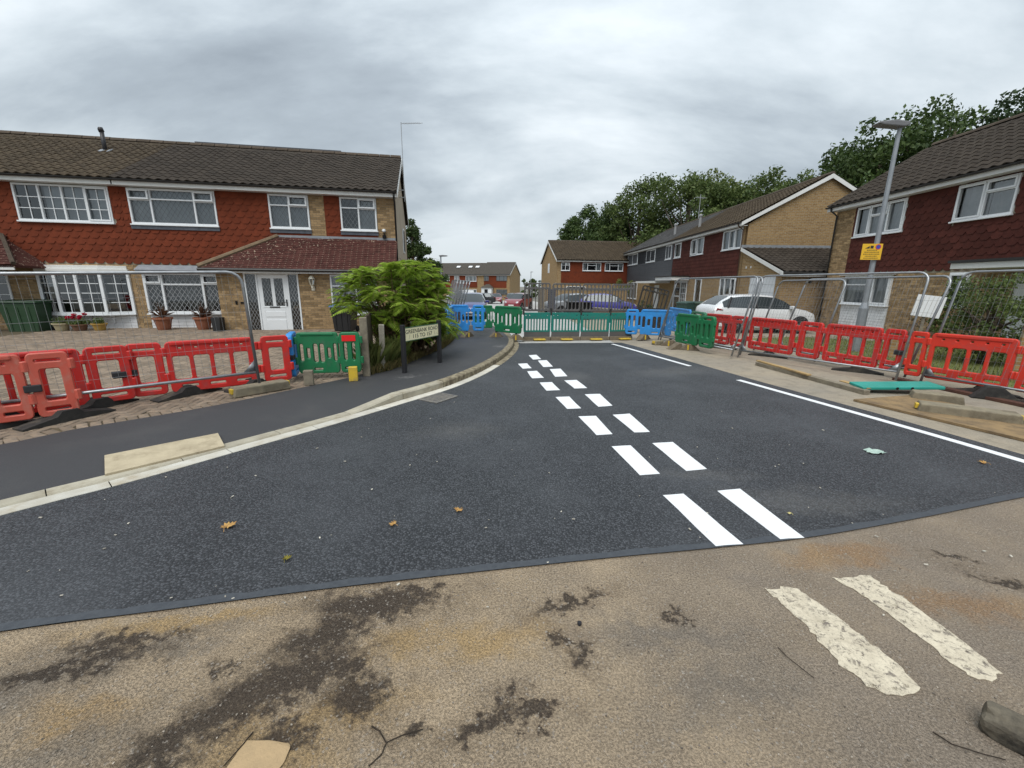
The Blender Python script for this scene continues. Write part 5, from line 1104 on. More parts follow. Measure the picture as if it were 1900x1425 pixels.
# right hand red ones
ra,rb_=G(1426,652,.13),G(1660,690,.13)
barrier('red barrier below the rear of the white car',red_p,ra,rb_,[(1309,1355,'M'),(1358,1387,'E')],610,'red',.13,0,(1340,))
barrier('red barrier below the door of the white car',red_p,ra,rb_,[(1391,1475,'M'),(1483,1526,'E')],622,'red',.13,0,(1430,))
barrier('red barrier in front of the lamp post',red_p,ra,rb_,[(1530,1634,'M'),(1640,1678,'E')],640,'red',.13,0,(1600,),strap=(1672,))
barrier('orange red barrier nearest the right edge',lred_p,G(1733,703,.13),G(1872,724,.13),[(1684,1716,'E'),(1722,1886,'M')],660,'red',.13,0,(1845,))
barrier('orange red barrier cut off by the right edge',lred_p,G(1733,703,.13),G(1872,724,.13),[(1893,1960,'E'),(1966,2200,'M')],680,'red',.13,0,(1990,))

# ------------------------------------------------------------------ teal pedestrian barriers with grey grilles
def teal_mesh():
    W=1.0; h=[]
    for i in range(8): x=.085+i*.107; h.append(rr(x,.05,x+.068,.40,.015,2))
    low=plate(rr(0,0,W,.60,.02,2),h+[rr(.06,.50,.10,.53,.012,2),rr(.20,.50,.24,.53,.012,2),rr(.86,.50,.90,.53,.012,2)],.05,.008)
    gh=[rr(.05+i*.128,.06,.05+i*.128+.098,.66,.048,4) for i in range(7)]+[rr(.05+i*.128,.705,.05+i*.128+.098,.80,.04,4) for i in range(7)]
    gr=plate(rr(0,0,W*.97,.84,.08),gh,.035,.006); return low,gr
tl,tg_=teal_mesh()
xs=[971,1022,1077,1131,1176]; ta,tb_=G(975,632),G(1131,631)
names_=['first from the left, beside the tilted green barrier','second from the left','third from the left','fourth, half hidden by a blue barrier']
ang=math.atan2(tb_.y-ta.y,tb_.x-ta.x); ft=Frame((ta.x,ta.y),math.degrees(ang))
for i in range(4):
    u0,u1=ft.U(xs[i],600),ft.U(xs[i+1],600); p=ft.P+ft.u*u0; root=empty('pedestrian_barrier',(p.x,p.y,zg(p.y)),ang+(.12 if i==3 else random.uniform(-.03,.03)),'teal barrier with grey grille top, '+names_[i],'barrier','teal pedestrian barriers'); wd=u1-u0-.02
    o=link('panel',tl,teal_p,root); o.matrix_basis=Matrix.Translation((.01,0,.27))@Matrix.Diagonal((wd,1,1,1)); o=link('grille',tg_,dkgrey_p,root); o.matrix_basis=Matrix.Translation((.02,.0,.90))@Matrix.Rotation(random.uniform(-.02,.02),4,'Y')@Matrix.Diagonal((wd,1,1.02,1))
    MB().box(.03,wd,-.02,.02,.12,.275).obj('skirt',dkgrey_p,root); MB().box(.0,wd+.01,-.09,.09,.0,.12).obj('base',tan_r,root,bev=.015)
    MB().box(.30,.68,-.24,-.085,.03,.075).obj('foot',yel_m,root,bev=.015); MB().tube([(wd+.005,-.04,.1),(wd+.005,-.04,.55)],.012,6).obj('pin',white_r,root); MB().box(-.02,.03,-.03,.03,.8,1.0).obj('clip',black_r,root)
# dark grille leaning beside the blue barrier
gp0=G(1186,622); root=empty('grille_panel',(gp0.x+.1,gp0.y+.9,0),.05,'black leaning grille panel behind the right hand blue barrier','barrier'); o=link('grille',tg_.copy(),black_r,root); o.data.materials.clear(); o.data.materials.append(black_r); o.matrix_basis=Matrix.Translation((0,0,.85))@Matrix.Rotation(.2,4,'Y')@Matrix.Diagonal((1.1,1,1.05,1)); MB().box(-.02,1.0,-.03,.03,.05,.85).obj('lower_panel',black_r,root)

# ------------------------------------------------------------------ temporary mesh fencing
tube_m=M('galvanised_tube',(.34,.35,.36),(.26,.27,.28),12,.42,metal=.75,dirt=(.16,.13,.09),dscale=7,dlo=.62,dhi=.85)
def heras(label,A,B,h=1.95,z=0,lean=0.0,side=0.0,group='mesh fence panels',slack=0,z_b=None):
    a=Vector((A[0],A[1],0)); b_=Vector((B[0],B[1],0)); L=(b_-a).length; ang=math.atan2(b_.y-a.y,b_.x-a.x); root=empty('mesh_fence_panel',(a.x,a.y,z),ang,label,'fence',group)
    R=Matrix.Rotation(lean,4,'X')@Matrix.Shear('XZ',4,(0,0)) if False else Matrix.Rotation(lean,4,'X'); r=.16; pts=[(0,0,0),(0,0,h-r)]+[(r-r*math.cos(t),0,h-r+r*math.sin(t)) for t in (PI/8,PI/4,3*PI/8)]+[(r,0,h),(L*.5,0,h-slack),(L-r,0,h)]+[(L-r+r*math.sin(t),0,h-r+r*math.cos(t)) for t in (PI/8,PI/4,3*PI/8)]+[(L,0,h-r),(L,0,0)]
    sh=Matrix.Identity(4); sh[0][2]=side
    fb=MB(); fb.tube(pts,.020,8); fb.tube([(0.021,0,.16),(L-.021,0,.16)],.019,8)
    for x in (.0,L): s=1 if x==0 else -1; fb.add(([(x+.02*s,-.002,.18),(x+.16*s,-.002,.18),(x+.02*s,-.002,.33),(x+.02*s,.002,.18),(x+.16*s,.002,.18),(x+.02*s,.002,.33)],[(0,1,2),(5,4,3),(0,3,4,1),(1,4,5,2),(2,5,3,0)]))
    o=fb.obj('tube_frame',tube_m,root,smooth=True); o.matrix_basis=R@sh
    wb=MB(); n=int(L/.075)
    for i in range(1,n):
        x=L*i/n; zt=h-.02
        if x<r: zt=h-r+math.sqrt(max(0,r*r-(r-x)**2))
        if x>L-r: zt=h-r+math.sqrt(max(0,r*r-(x-L+r)**2))
        wb.tube([(x,.012,.16),(x,.012,zt)],.0017,3,False)
    k=0; zz=.3
    while zz<h-.05: wb.tube([(.0,.014,zz),(L,.014,zz)],.0017,3,False); zz+=.235
    o=wb.obj('wire_mesh',M('fence_wire',(.22,.225,.23),None,1,.5,metal=.5),root,fix=False); o.matrix_basis=R@sh; o['kind']='stuff'
    return root
heras('mesh fence panel standing in front of the left hand red barriers',G(-150,794,.2),G(483,722,.2),1.53,.2,.0,-.06)
hl=[((1220,636),(1356,666),-.27,'far mesh fence panel leaning by the front green barrier',1.93,.04),((1369,664),(1660,712),-.26,'long mesh fence panel leaning in front of the lamp post',1.97,.03),((1398,652),(1510,675),-.28,'short mesh fence panel leaning behind the white car view',1.88,.05),((1440,655),(1676,706),-.3,'inner mesh fence panel leaning closest to the red barriers',1.93,.02),((1706,714),(2010,772),-.24,'right hand mesh fence panel running out of the picture',1.99,.04),((1225,634),(1372,664),-.22,'second far mesh fence panel doubled against the first',1.9,.05)]
for i,(A,B,ln,lb,h,sd_) in enumerate(hl):
    a,b_=G(*A),G(*B); d=(b_-a).normalized(); nn=Vector((-d.y,d.x,0)); off=(0,.06,-.1,.02,0,-.1)[i] if False else 0
    heras(lb,a,b_,h,.03,ln,-.02+.02*i*0)
cl=MB(); p=G(1706,714); o=None
# stack of fence panels far left
for i in range(5):
    a=Vector((-2.35+.07*i,14.8+.1*i,0)); b_=Vector((-2.95+.08*i,17.7,0)); heras(f"{['leftmost','second from left','middle','fourth from left','rightmost'][i]} panel of the leaning fence stack behind the feathery shrub",a,b_,1.95,zg(16),.24+.015*i,0,'stacked fence panels')
# fence feet: concrete blocks
blk_m=M('fence_block',(.25,.215,.15),(.19,.165,.12),8,.9,.6,40,dirt=(.12,.1,.07),dscale=5)
def block(label,px,py,l,wd,h,ang,z=0,mat=None,tabs=True):
    p=G(px,py,z); root=empty('fence_block',(p.x,p.y,z+.004),ang,label,'block','fence feet'); MB().prism([(-l/2,0),(l/2,0),(l/2-.03,h),(-l/2+.03,h)],-wd/2,wd/2).obj('block',mat or blk_m,root,bev=.015)
    if tabs:
        for s in (-1,1): MB().add(tbox(-.02,.02,-.05,.05,0,.07),Matrix.Translation((s*(l/2-.01),0,h*.35))).obj('yellow_tab',yel_m,root,bev=.006)
    return root
da=math.atan2(pd.y,pd.x)
block('long grey fence foot at the post before the green barrier',485,728,.78,.22,.13,da-.05,.1)
block('small yellow marked fence foot by the far leaning panel',1220,640,.3,.2,.12,.3,0)
block('concrete fence foot lying at the right beside the plywood sheet',1790,775,1.0,.26,.14,-.62,0)
block('darker concrete fence foot behind the first at the right',1735,745,.6,.25,.13,-.6,0,None,False)
# steel base and rubber ramp at right edge
p=G(1845,742); mb=MB().prism([(-.28,0),(.28,0),(.05,.2),(-.12,.2)],-.08,.08); o=mb.obj('barrier_foot',black_r,bev=.01); o.location=(p.x,p.y,.01); o.rotation_euler=(0,0,-.6); tag(o,'black wedge foot below the orange red barrier','foot')
p=G(1870,790); o=MB().box(-.75,.75,-.1,.1,0,.03).obj('rubber_strip',black_r,bev=.008); o.location=(p.x+.3,p.y-.02,.045); o.rotation_euler=(0,.0,-.62); tag(o,'flat black rubber strip lying on the plywood at the right edge','strip')
# small wedge feet in the verge
p=G(1252,648); o=MB().prism([(-.22,0),(.16,0),(.14,.16),(.06,.17)],-.1,.1).obj('wedge_foot',tan_r,bev=.01); o.location=(p.x,p.y,.004); o.rotation_euler=(0,0,.3); tag(o,'loose brown wedge foot on the verge by the green barrier','foot')
# planks, plywood and teal board
wood_m=M('pale_timber',(.42,.29,.13),(.34,.23,.11),6,.8,.3,30,dirt=(.2,.15,.09),dscale=4); ply_m=M('weathered_plywood',(.27,.185,.095),(.20,.14,.08),4,.9,.4,30,dirt=(.13,.095,.06),dscale=6,dlo=.45,dhi=.7)
def plank(label,A,B,wd,th,mat,z=0,name='timber_plank'):
    a,b_=G(*A),G(*B); L=(b_-a).length; c=(a+b_)/2; n=14; mb=MB()
    o=MB().box(-L/2,L/2,-wd/2,wd/2,0,th).obj(name,mat,bev=.006); o.location=(c.x,c.y,z+.004); o.rotation_euler=(0,0,math.atan2(b_.y-a.y,b_.x-a.x)); return tag(o,label,'plank','timber planks')
plank('long weathered timber plank on the right verge',(1405,678),(1608,733),.11,.075,tm_); o=plank('short pale sawn timber lying on top of the verge plank',(1405,677),(1500,705),.09,.03,wood_m,.077); plank('pale cut end of timber beside the teal board',(1560,716),(1612,731),.10,.02,wood_m,.078)
# plywood trench sheet
P=[G(1583,745),G(1690,737),G(1990,800),G(2010,850),G(1905,822)]
mb=MB(); n=len(P); mb.v=[(p.x,p.y,.008) for p in P]+[(p.x,p.y,.038) for p in P]; mb.f=[tuple(range(n))[::-1],tuple(range(n,2*n))]+[(i,(i+1)%n,n+(i+1)%n,n+i) for i in range(n)]; o=mb.obj('plywood_sheet',ply_m); tag(o,'large brown plywood sheet lying on the right verge','board')
a,b_=G(1596,722,.06),G(1748,722,.1); L=(b_-a).length; mb=MB().box(0,L,-.17,.17,0,.05); o=mb.obj('teal_board',M('teal_board',(.02,.30,.25),(.016,.25,.2),3,.45),bev=.012); o.location=(a.x,a.y+.1,.07); o.rotation_euler=(rad(3),rad(-2),math.atan2(b_.y-a.y,b_.x-a.x)); tag(o,'bright teal plastic trench board on the right verge','board')
for t in (.42,.60): h=MB().lathe([(.022,0),(.022,.004)],10,Matrix.Translation((L*t,-.173,.025))@Matrix.Rotation(PI/2,4,'X')).obj('hole',M('black_hole',(.01,.01,.01)),o)  # flat black discs painted as the shade inside the board's holes
plank('rusty brown plank under the right hand fence rail',(1660,705),(1960,768),.14,.05,M('dark_stained_timber',(.07,.035,.028),(.10,.05,.035),6,.8),0)

# ------------------------------------------------------------------ street name sign
s0,s1=G(751,692,.1),G(816,673,.1); L=(Vector((s1.x,s1.y,0))-Vector((s0.x,s0.y,0))).length; ang=math.atan2(s1.y-s0.y,s1.x-s0.x); root=empty('street_name_sign',(s0.x,s0.y,.1),ang,'cream street name sign on two black posts in the footway','sign')
ztop=AT(751,605,s0.y).z-.1; zb_=AT(752,634,s0.y).z-.1; sg=M('black_post',(.018,.018,.02),None,1,.45)
for x in (0,L): MB().box(x-.035,x+.035,-.035,.035,-.05,ztop+.02).obj('post',sg,root,bev=.006)
zt_=AT(751,610,s0.y).z-.1; cream=M('cream_enamel',(.88,.82,.54),(.85,.79,.50),3,.4)
MB().box(.037,L-.037,-.012,.006,zb_,zt_).obj('name_plate',cream,root,bev=.004); gm_=M('dark_green_trim',(.02,.09,.04),None,1,.5); MB().box(.036,L-.036,-.016,.010,zt_+.0005,zt_+.012).box(.036,L-.036,-.016,.010,zb_-.012,zb_-.0005).obj('trim',gm_,root)
hh=zt_-zb_; blk=M('sign_lettering',(.02,.018,.016),None,1,.5)
for s,zz,sz in (('GREENBANK ROAD',zb_+hh*.69,hh*.42),('115 TO 157',zb_+hh*.28,hh*.42)):
    me=text_mesh(s,sz*1.05,.001,bold=0); bb=[v.co.x for v in me.vertices]; wd=max(bb)-min(bb); mx=(L-.1)*(.97 if 'G' in s else .58); o=link('lettering',me,blk,root); o.matrix_basis=Matrix.Translation((L/2,-.0135,zz))@Matrix.Diagonal((mx/wd,1,1.0,1))
for x in (.17,L-.17): MB().add(tbox(-.002,.002,-.0005,.0005,-.045,.045),Matrix.Translation((x,-.013,zb_+hh*.28))@Matrix.Rotation(.35 if x<L/2 else -.35,4,'Y')).obj('scratch',blk,root)

# ------------------------------------------------------------------ lamp posts
lamp_m=M('grey_lamp_column',(.30,.32,.34),(.25,.27,.29),5,.5,metal=.4); 
def lamp(label,base,h,r=.06,head=True,group='street lamps',swell=True,arm=-1,z0=0):
    root=empty('street_lamp',base,0,label,'street lamp',group); mb=MB()
    mb.tube([(0,0,-.2),(0,0,1.15),(0,0,1.3),(0,0,h)],[r*1.75,r*1.75,r*1.05,r*.72] if swell else [r]*4,12); mb.obj('column',lamp_m,root,smooth=False)
    hb=MB(); P=[(-.62,.06),(-.55,.10),(-.2,.13),(.12,.10),(.14,.02),(.02,-.02),(-.5,.015)]; hb.prism([(x if arm<0 else -x,z) for x,z in P],-.13,.13,Matrix.Translation((0,0,h))); hb.obj('lantern',M('lantern_grey',(.13,.13,.135),(.16,.16,.165),5,.5),root,bev=.025,seg=2)
    MB().lathe([(.035,h+.12),(.04,h+.16),(.02,h+.19)],8,Matrix.Translation((.02,0,0))).obj('photocell',upvc_m,root)
    return root
lp=G(1587,652); lz=AT(1655,236,lp.y).z
lroot=lamp('tall grey street lamp with a yellow notice in front of the right hand house',(lp.x,lp.y,0),lz,.062)
# yellow notice on the lamp post
p0,p1=AT(1604,452,lp.y-.1),AT(1632,482,lp.y-.1); nt_=empty('notice',((p0.x+p1.x)/2,lp.y-.085,(p0.z+p1.z)/2),rad(-8),'small yellow parking notice fixed to the lamp post','sign'); wN=(p1.x-p0.x); hN_=p0.z-p1.z
MB().box(-wN/2,wN/2,-.004,.004,-hN_/2,hN_/2).obj('plate',M('yellow_notice',(.72,.42,.02),None,1,.4),nt_)
MB().prism([(-wN*.36,hN_*.2),(-wN*.14,hN_*.2),(-wN*.14,hN_*.36)],-.0062,-.0045).prism([(-wN*.10,hN_*.20),(.05*wN,hN_*.20),(.05*wN,hN_*.38),(-wN*.10,hN_*.38)],-.0062,-.0045).obj('pictogram',blk,nt_)
MB().lathe([(wN*.14,0),(wN*.14,.0015)],20,Matrix.Translation((wN*.28,-.0046,hN_*.30))@Matrix.Rotation(PI/2,4,'X')).obj('red_ring',M('notice_red',(.5,.03,.05),None,1,.4),nt_); MB().lathe([(wN*.10,0),(wN*.10,.0006)],20,Matrix.Translation((wN*.28,-.0062,hN_*.30))@Matrix.Rotation(PI/2,4,'X')).obj('blue_disc',M('notice_blue',(.03,.06,.35),None,1,.4),nt_)
for k,wf in enumerate((.5,.75,.8,.6,.7)):   # unreadable lines of small print
    zz=hN_*(.10-.125*k); mb=MB(); x=-wN*wf/2
    rdm=random.Random(k)
    while x<wN*wf/2: l=rdm.uniform(.012,.035); mb.box(x,min(x+l,wN*wf/2),-.0058,-.0045,zz-.009,zz+.009); x+=l+.009
    mb.obj('small_print',blk,nt_)
lamp('thin distant street lamp above the leaning fence stack',(*AT(819,520,38).xy,zg(38)),AT(817,476,38).z-zg(38),.06,swell=False,arm=1)
lamp('tiny far street lamp between the distant houses',(*AT(985,520,110).xy,zg(110)),AT(985,505,110).z-zg(110),.07,swell=False,arm=1)
# ------------------------------------------------------------------ cars
tyre_m=M('tyre_rubber',(.018,.018,.018),None,1,.85); rim_m=M('alloy_rim',(.30,.30,.31),None,1,.35,metal=.7); trim_m=M('car_black_trim',(.018,.018,.02),None,1,.5)
def m_cglass():
    m,t,b_=new_mat('car_glass'); b_.inputs['Base Color'].default_value=(.05,.06,.065,1); b_.inputs['Metallic'].default_value=.35; b_.inputs['Roughness'].default_value=.04; return m
cglass=m_cglass(); hl_m=M('headlamp',(.55,.57,.6),None,1,.1,coat=1); tl_m=M('tail_lamp',(.30,.01,.015),None,1,.15,coat=1); plate_w=M('white_number_plate',(.7,.7,.68),None,1,.4)
def paint(name,c,rough=.28): return M(name,c,None,1,rough,spec=.5,coat=.8)
def car(label,loc,heading,mat,L=4.1,W=1.74,Hh=1.47,group='parked cars',nose=.95,rear=.35,van=False,spoke=True):
    """x forward; body lofted from stations, glass cut out of the same surface"""
    root=empty('parked_car',loc,heading,label,'car',group)
    s=L/4.3; k=Hh/1.47; hw=W/2
    S=[(-2.15,.42,.60,.78,.86,.66,.60),(-2.11,.30,.62,.90,.97,.80,.68),(-1.98,.25,.64,.97,1.06,.86,.66),(-1.78,.23,.66,.985,1.22,.87,.63),(-1.45,.22,.66,.98,1.40,.88,.60),(-.95,.21,.66,.965,1.46,.89,.60),(-.3,.20,.65,.95,1.47,.89,.61),(.35,.20,.64,.935,1.42,.89,.60),(.75,.21,.64,.93,1.27,.885,.61),(1.12,.22,.63,.925,1.02,.88,.66),(1.25,.22,.62,.92,.965,.875,.70),(1.65,.23,.60,.86,.90,.86,.66),(1.95,.25,.56,.76,.80,.81,.60),(2.09,.28,.50,.64,.68,.72,.52),(2.15,.36,.46,.54,.56,.60,.42)]
    if van: S=[(x,a,b_,c,(d if x<-2.1 or x>.9 else max(d,1.44)),e,(f if x<-2.1 or x>.9 else .72)) for x,a,b_,c,d,e,f in S]
    rings=[]
    for x,zl,zm,zb,zt,wb,wt in S:
        x*=s; w=wb/.89*hw; t=wt/.89*hw; zb*=k; zt*=k; zm*=k
        half=[(w*.86,zl),(w*.985,zl+.06),(w,zm),(w*.985,zm+(zb-zm)*.6),(w*.955,zb),(t+(w*.955-t)*.18,zb+(zt-zb)*.86),(t*.82,zb+(zt-zb)*.975),(t*.42,zt),(0,zt+.006)]
        rings.append([(x,-y,z) for y,z in half]+[(x,y,z) for y,z in half[-2::-1]])
    n=len(rings[0]); V=[p for r in rings for p in r]; body=MB(); gl=MB(); body.v=list(V); gl.v=list(V)
    for i in range(len(rings)-1):
        xm=(S[i][0]+S[i+1][0])/2
        for j in range(n-1):
            f=(i*n+j,i*n+j+1,(i+1)*n+j+1,(i+1)*n+j); side=j in (4,n-6); top=j in (6,7,n-8,n-9); cor=j in (5,n-7)
            isg=(side and 3<=i<=8) or ((top or cor) and i in (8,)) or (top and i in (3,2)) or ((top or cor) and i==7 and xm>.5)
            if i in (7,8,9) and (top or cor): isg=True
            if van and side and i<6: isg=False
            if i==9 and side: isg=False
            (gl if isg else body).f.append(f)
    body.f.append(tuple(range(n))); e=(len(rings)-1)*n; body.f.append(tuple(range(e,e+n))[::-1])
    for m_,nm,mt in ((body,'body',mat),(gl,'windows',cglass)):
        me=m_.mesh(nm,True); bm=bmesh.new(); bm.from_mesh(me); bmesh.ops.delete(bm,geom=[v for v in bm.verts if not v.link_faces],context='VERTS'); bmesh.ops.recalc_face_normals(bm,faces=bm.faces)
        if nm=='body' : pass
        bm.to_mesh(me); bm.free(); o=link(nm,me,mt,root)
        try: me.set_sharp_from_angle(angle=rad(38))
        except Exception: pass
    pil=MB()
    for sx in (-1,1):
        for xp in (-1.45,-.42,.02):
            pass
        yy=lambda z:0
        a=(-.42*s,sx*hw*.965,.96*k); b_=(-.48*s,sx*hw*.73,1.40*k); pil.tube([a,b_],.035,5)
        b2=(-1.42*s,sx*hw*.73,1.35*k); pil.tube([(-1.62*s,sx*hw*.95,.985*k),b2],.05,5)
    pil.obj('pillars',trim_m,root)
    wr=.315*k
    for x in (-1.33*s,1.36*s):
        for sy in (-1,1):
            T=Matrix.Translation((x,sy*(hw-.095),wr))@Matrix.Rotation(-sy*PI/2,4,'X')
            ar=MB().lathe([(wr+.055,-.02),(wr+.055,.098),(wr+.01,.099),(wr+.01,-.02)],20,T).obj('wheel_arch',trim_m,root)
            ty=MB().lathe([(wr*.64,-.1),(wr*.95,-.1),(wr,-.07),(wr,.08),(wr*.95,.105),(wr*.66,.108),(wr*.64,.09)],20,T).obj('wheel',tyre_m,root); sp=MB().lathe([(wr*.66,.06),(wr*.66,.095),(wr*.60,.098),(wr*.58,.07),(wr*.2,.075),(wr*.18,.095)],16,T)
            for q in range(5): sp.add(tbox(.02,wr*.62,-.025,.025,.078,.098),T@Matrix.Rotation(2*PI*q/5,4,'Z'))
            sp.obj('rim',rim_m,ty)
    for sy in (-1,1):
        MB().lathe([(.001,0),(.12,.01),(.13,.05),(.001,.06)],12,Matrix.Translation((2.0*s,sy*hw*.70,.66*k))@Matrix.Rotation(sy*.45,4,'Z')@Matrix.Rotation(PI/2-.45,4,'Y')@Matrix.Diagonal((.8,1.25,1,1))).obj('headlight',hl_m,root,smooth=True)
        MB().add(([(-2.125*s,sy*hw*.50,.80*k),(-2.07*s,sy*hw*.90,.84*k),(-1.80*s,sy*hw*1.0,.90*k),(-2.02*s,sy*hw*.97,.96*k),(-2.10*s,sy*hw*.55,.93*k),(-2.0*s,sy*hw*.6,.88*k)],[(0,1,5),(1,2,5),(2,3,5),(3,4,5),(4,0,5),(0,4,3,1),(1,3,2)])).obj('tail_light',tl_m,root)
        MB().add(tbox(-.06,.07,-.11,.11,-.065,.065),Matrix.Translation((.92*s,sy*(hw+.06),1.0*k))).obj('mirror',mat,root,bev=.03,seg=2)
    MB().box(2.13*s,2.155*s,-.26,.26,.40,.50).obj('number_plate',plate_w,root); MB().box(2.06*s,2.12*s,-.42,.42,.50,.60).obj('grille',trim_m,root,bev=.02); MB().box(-2.165*s,-2.15*s,-.26,.26,.60,.71).obj('rear_plate',M('yellow_number_plate',(.6,.45,.05),None,1,.4),root)
    return root
white_car=paint('white_car_paint',(.72,.73,.74)); 
car('white hatchback parked on the drive by the garage',(9.75,17.2,zg(17.2)),rad(2),white_car,4.15,1.78,1.5)
def cx_(px,y): return (px-CX)/FP*y*1.0
def cpos(px,y): p=AT(px,560,y); return (p.x,y,zg(y))
car('blue hatchback facing the camera beyond the blue barrier',cpos(876,25.5),rad(-88),paint('blue_car_paint',(.022,.024,.16)),4.1,1.72,1.47)
car('silver grey car behind the blue hatchback',cpos(853,31),rad(-84),paint('silver_car_paint',(.25,.26,.27)),4.2,1.74,1.5)
car('small black car facing the camera in the far street',cpos(951,50),rad(-93),paint('black_car_paint',(.01,.01,.012)),3.6,1.65,1.49)
car('red small car facing the camera left of the wooden fence',cpos(962,40),rad(-112),paint('red_car_paint',(.20,.02,.03)),3.7,1.65,1.5)
car('dark parked car in front of the distant porch',cpos(893,60),rad(180),M('black_car_paint',(.01,.01,.012)),4.1,1.75,1.5)
car('red car partly hidden by the small black car',cpos(921,62),rad(-90),M('red_car_paint',(.2,.02,.03)),3.9,1.7,1.47)
car('white van parked far behind the fence stack',cpos(854,72),rad(190),white_car,4.8,1.9,1.95,van=True)
car('silver hatchback behind the second teal barrier',cpos(1056,31),rad(-150),M('silver_car_paint',(.4,.41,.42)),4.1,1.72,1.5)
car('purple blue hatchback behind the third teal barrier',cpos(1127,30),rad(-12),paint('purple_car_paint',(.05,.045,.26)),4.0,1.72,1.5)
# black crate in front of the silver car
p=cpos(1073,25); root=empty('storage_crate',p,0,'large black crate in front of the silver hatchback','crate'); MB().prism([(-.72,0),(.66,0),(.74,.92),(-.64,.92)],-.4,.4).obj('box',M('matt_black',(.006,.006,.006),None,1,.9),root,bev=.02); MB().box(-.68,.78,-.44,.44,.921,.98).obj('lid',M('matt_black',(.006,.006,.006)),root,bev=.02)
# ------------------------------------------------------------------ garden walls and wooden fence in the middle distance
def gwall(label,a,b_,h,z,th=.22,mat=None,cop=None,name='garden_wall'):
    a=Vector(a);b_=Vector(b_); L=(b_-a).length; root=empty(name,(a.x,a.y,z),math.atan2(b_.y-a.y,b_.x-a.x),label,'wall','garden walls'); MB().box(0,L,0,th,-.3,h).obj('brickwork',mat or brick_x,root)
    n=max(1,int(L/.45))
    for i in range(n): MB().box(L*i/n+.003,L*(i+1)/n-.003,-.03,th+.03,h+.001,h+.06).obj('coping',cop or concrete_m,root)
    return root
q1_,q2_=AT(1036,560,37),AT(1163,560,38); gwall('buff brick garden wall behind the silver and purple cars',q1_.xy,q2_.xy,1.75,zg(37))
q1_,q2_=AT(1100,570,27),AT(1180,575,24); gwall('low brown brick wall in front of the purple hatchback',q1_.xy,q2_.xy,.55,zg(26),mat=M('brown_brick',(.14,.07,.045),(.19,.10,.06),12,.9,.5,40))
f1,f2=AT(998,570,30),AT(1012,570,29); L=(f2-f1).length; fw_m=M('weathered_fence',(.19,.165,.13),(.145,.125,.10),6,.9,.5,30,rnd=.15)
root=empty('wooden_fence',(f1.x,f1.y,zg(30)),math.atan2(f2.y-f1.y,f2.x-f1.x),'grey wooden board fence behind the first teal barrier','fence'); n=6; L=.95
for i in range(n): MB().box(i*L/n+.005,(i+1)*L/n-.005,-.012 if i%2 else 0,.02,0,1.75+random.uniform(-.02,.02)).obj('board',fw_m,root)
bp=AT(1014,570,29); o=MB().box(0,.5,0,.5,-.2,1.75).obj('brick_pier',m_brick('dark_blue_brick','x',(.055,.055,.07),(.075,.075,.09),(.05,.05,.06),(.16,.16,.17))); o.location=(bp.x+.1,bp.y,zg(29)); tag(o,'dark brick pier beside the grey wooden fence','wall')
# planting near the distant house: laburnum-like shrub
tree('garden_shrub','yellow green shrub growing at the corner of the charcoal clad house',(*AT(1155,560,40).xy,zg(40)),3.0,.9,.9,14,26,.12,lf_c,31,cat='shrub')
tree('garden_shrub','dark evergreen bush below the black grille panel',(*AT(1195,580,22).xy,zg(22)),1.25,.6,.45,14,60,.07,lf_d,32,cat='shrub',crown_low=.15)
# ------------------------------------------------------------------ right hand garden: hedge, wall, board
tree('garden_shrub','broad leafy bush behind the right hand mesh fence',(10.75,9.5,0),2.05,1.0,.95,70,60,.062,lf_b,33,cat='shrub',crown_low=.12)
tree('garden_shrub','dark bush at the right edge behind the garden wall',(11.9,8.6,0),2.2,1.0,1.1,50,60,.062,lf_a,34,cat='shrub',crown_low=.12)
tree('garden_shrub','red leaved shrub under the white shiplap panel',(11.2,11.3,0),1.0,.55,.4,22,60,.05,leafmat('red_leaves',(.10,.03,.02),(.09,.085,.03)),35,cat='shrub',crown_low=.2)
a=G(1735,640); gwall('low brick garden wall with brown coping behind the right hand barriers',(9.3,10.3),(9.9,9.9),.6,0,cop=M('brown_coping',(.10,.055,.04),(.13,.075,.05),8,.9)); gwall('brick garden wall with brown coping at the right edge',(9.4,7.75),(12.4,5.0),.95,0,cop=MATS['brown_coping'])
p0,p1=AT(1702,548,9.9),AT(1737,588,9.9); root=empty('white_board',((p0.x+p1.x)/2,9.9,p1.z),rad(-30),'white ribbed board standing by the low garden wall','board'); wd=.50; hb=p0.z-p1.z
o=MB().box(-wd/2,wd/2,-.015,.015,0,hb).obj('sheet',upvc_m,root); o.matrix_basis=Matrix.Rotation(.12,4,'Y')
for i in range(6): q=MB().box(-wd/2+.04+i*wd/6.5,-wd/2+.055+i*wd/6.5,-.022,-.0155,.02,hb-.02).obj('rib',fascia_m,root); q.matrix_basis=Matrix.Rotation(.12,4,'Y')
MB().box(-.03,.03,.02,.06,-p1.z,.1).obj('stake',tm_,root)
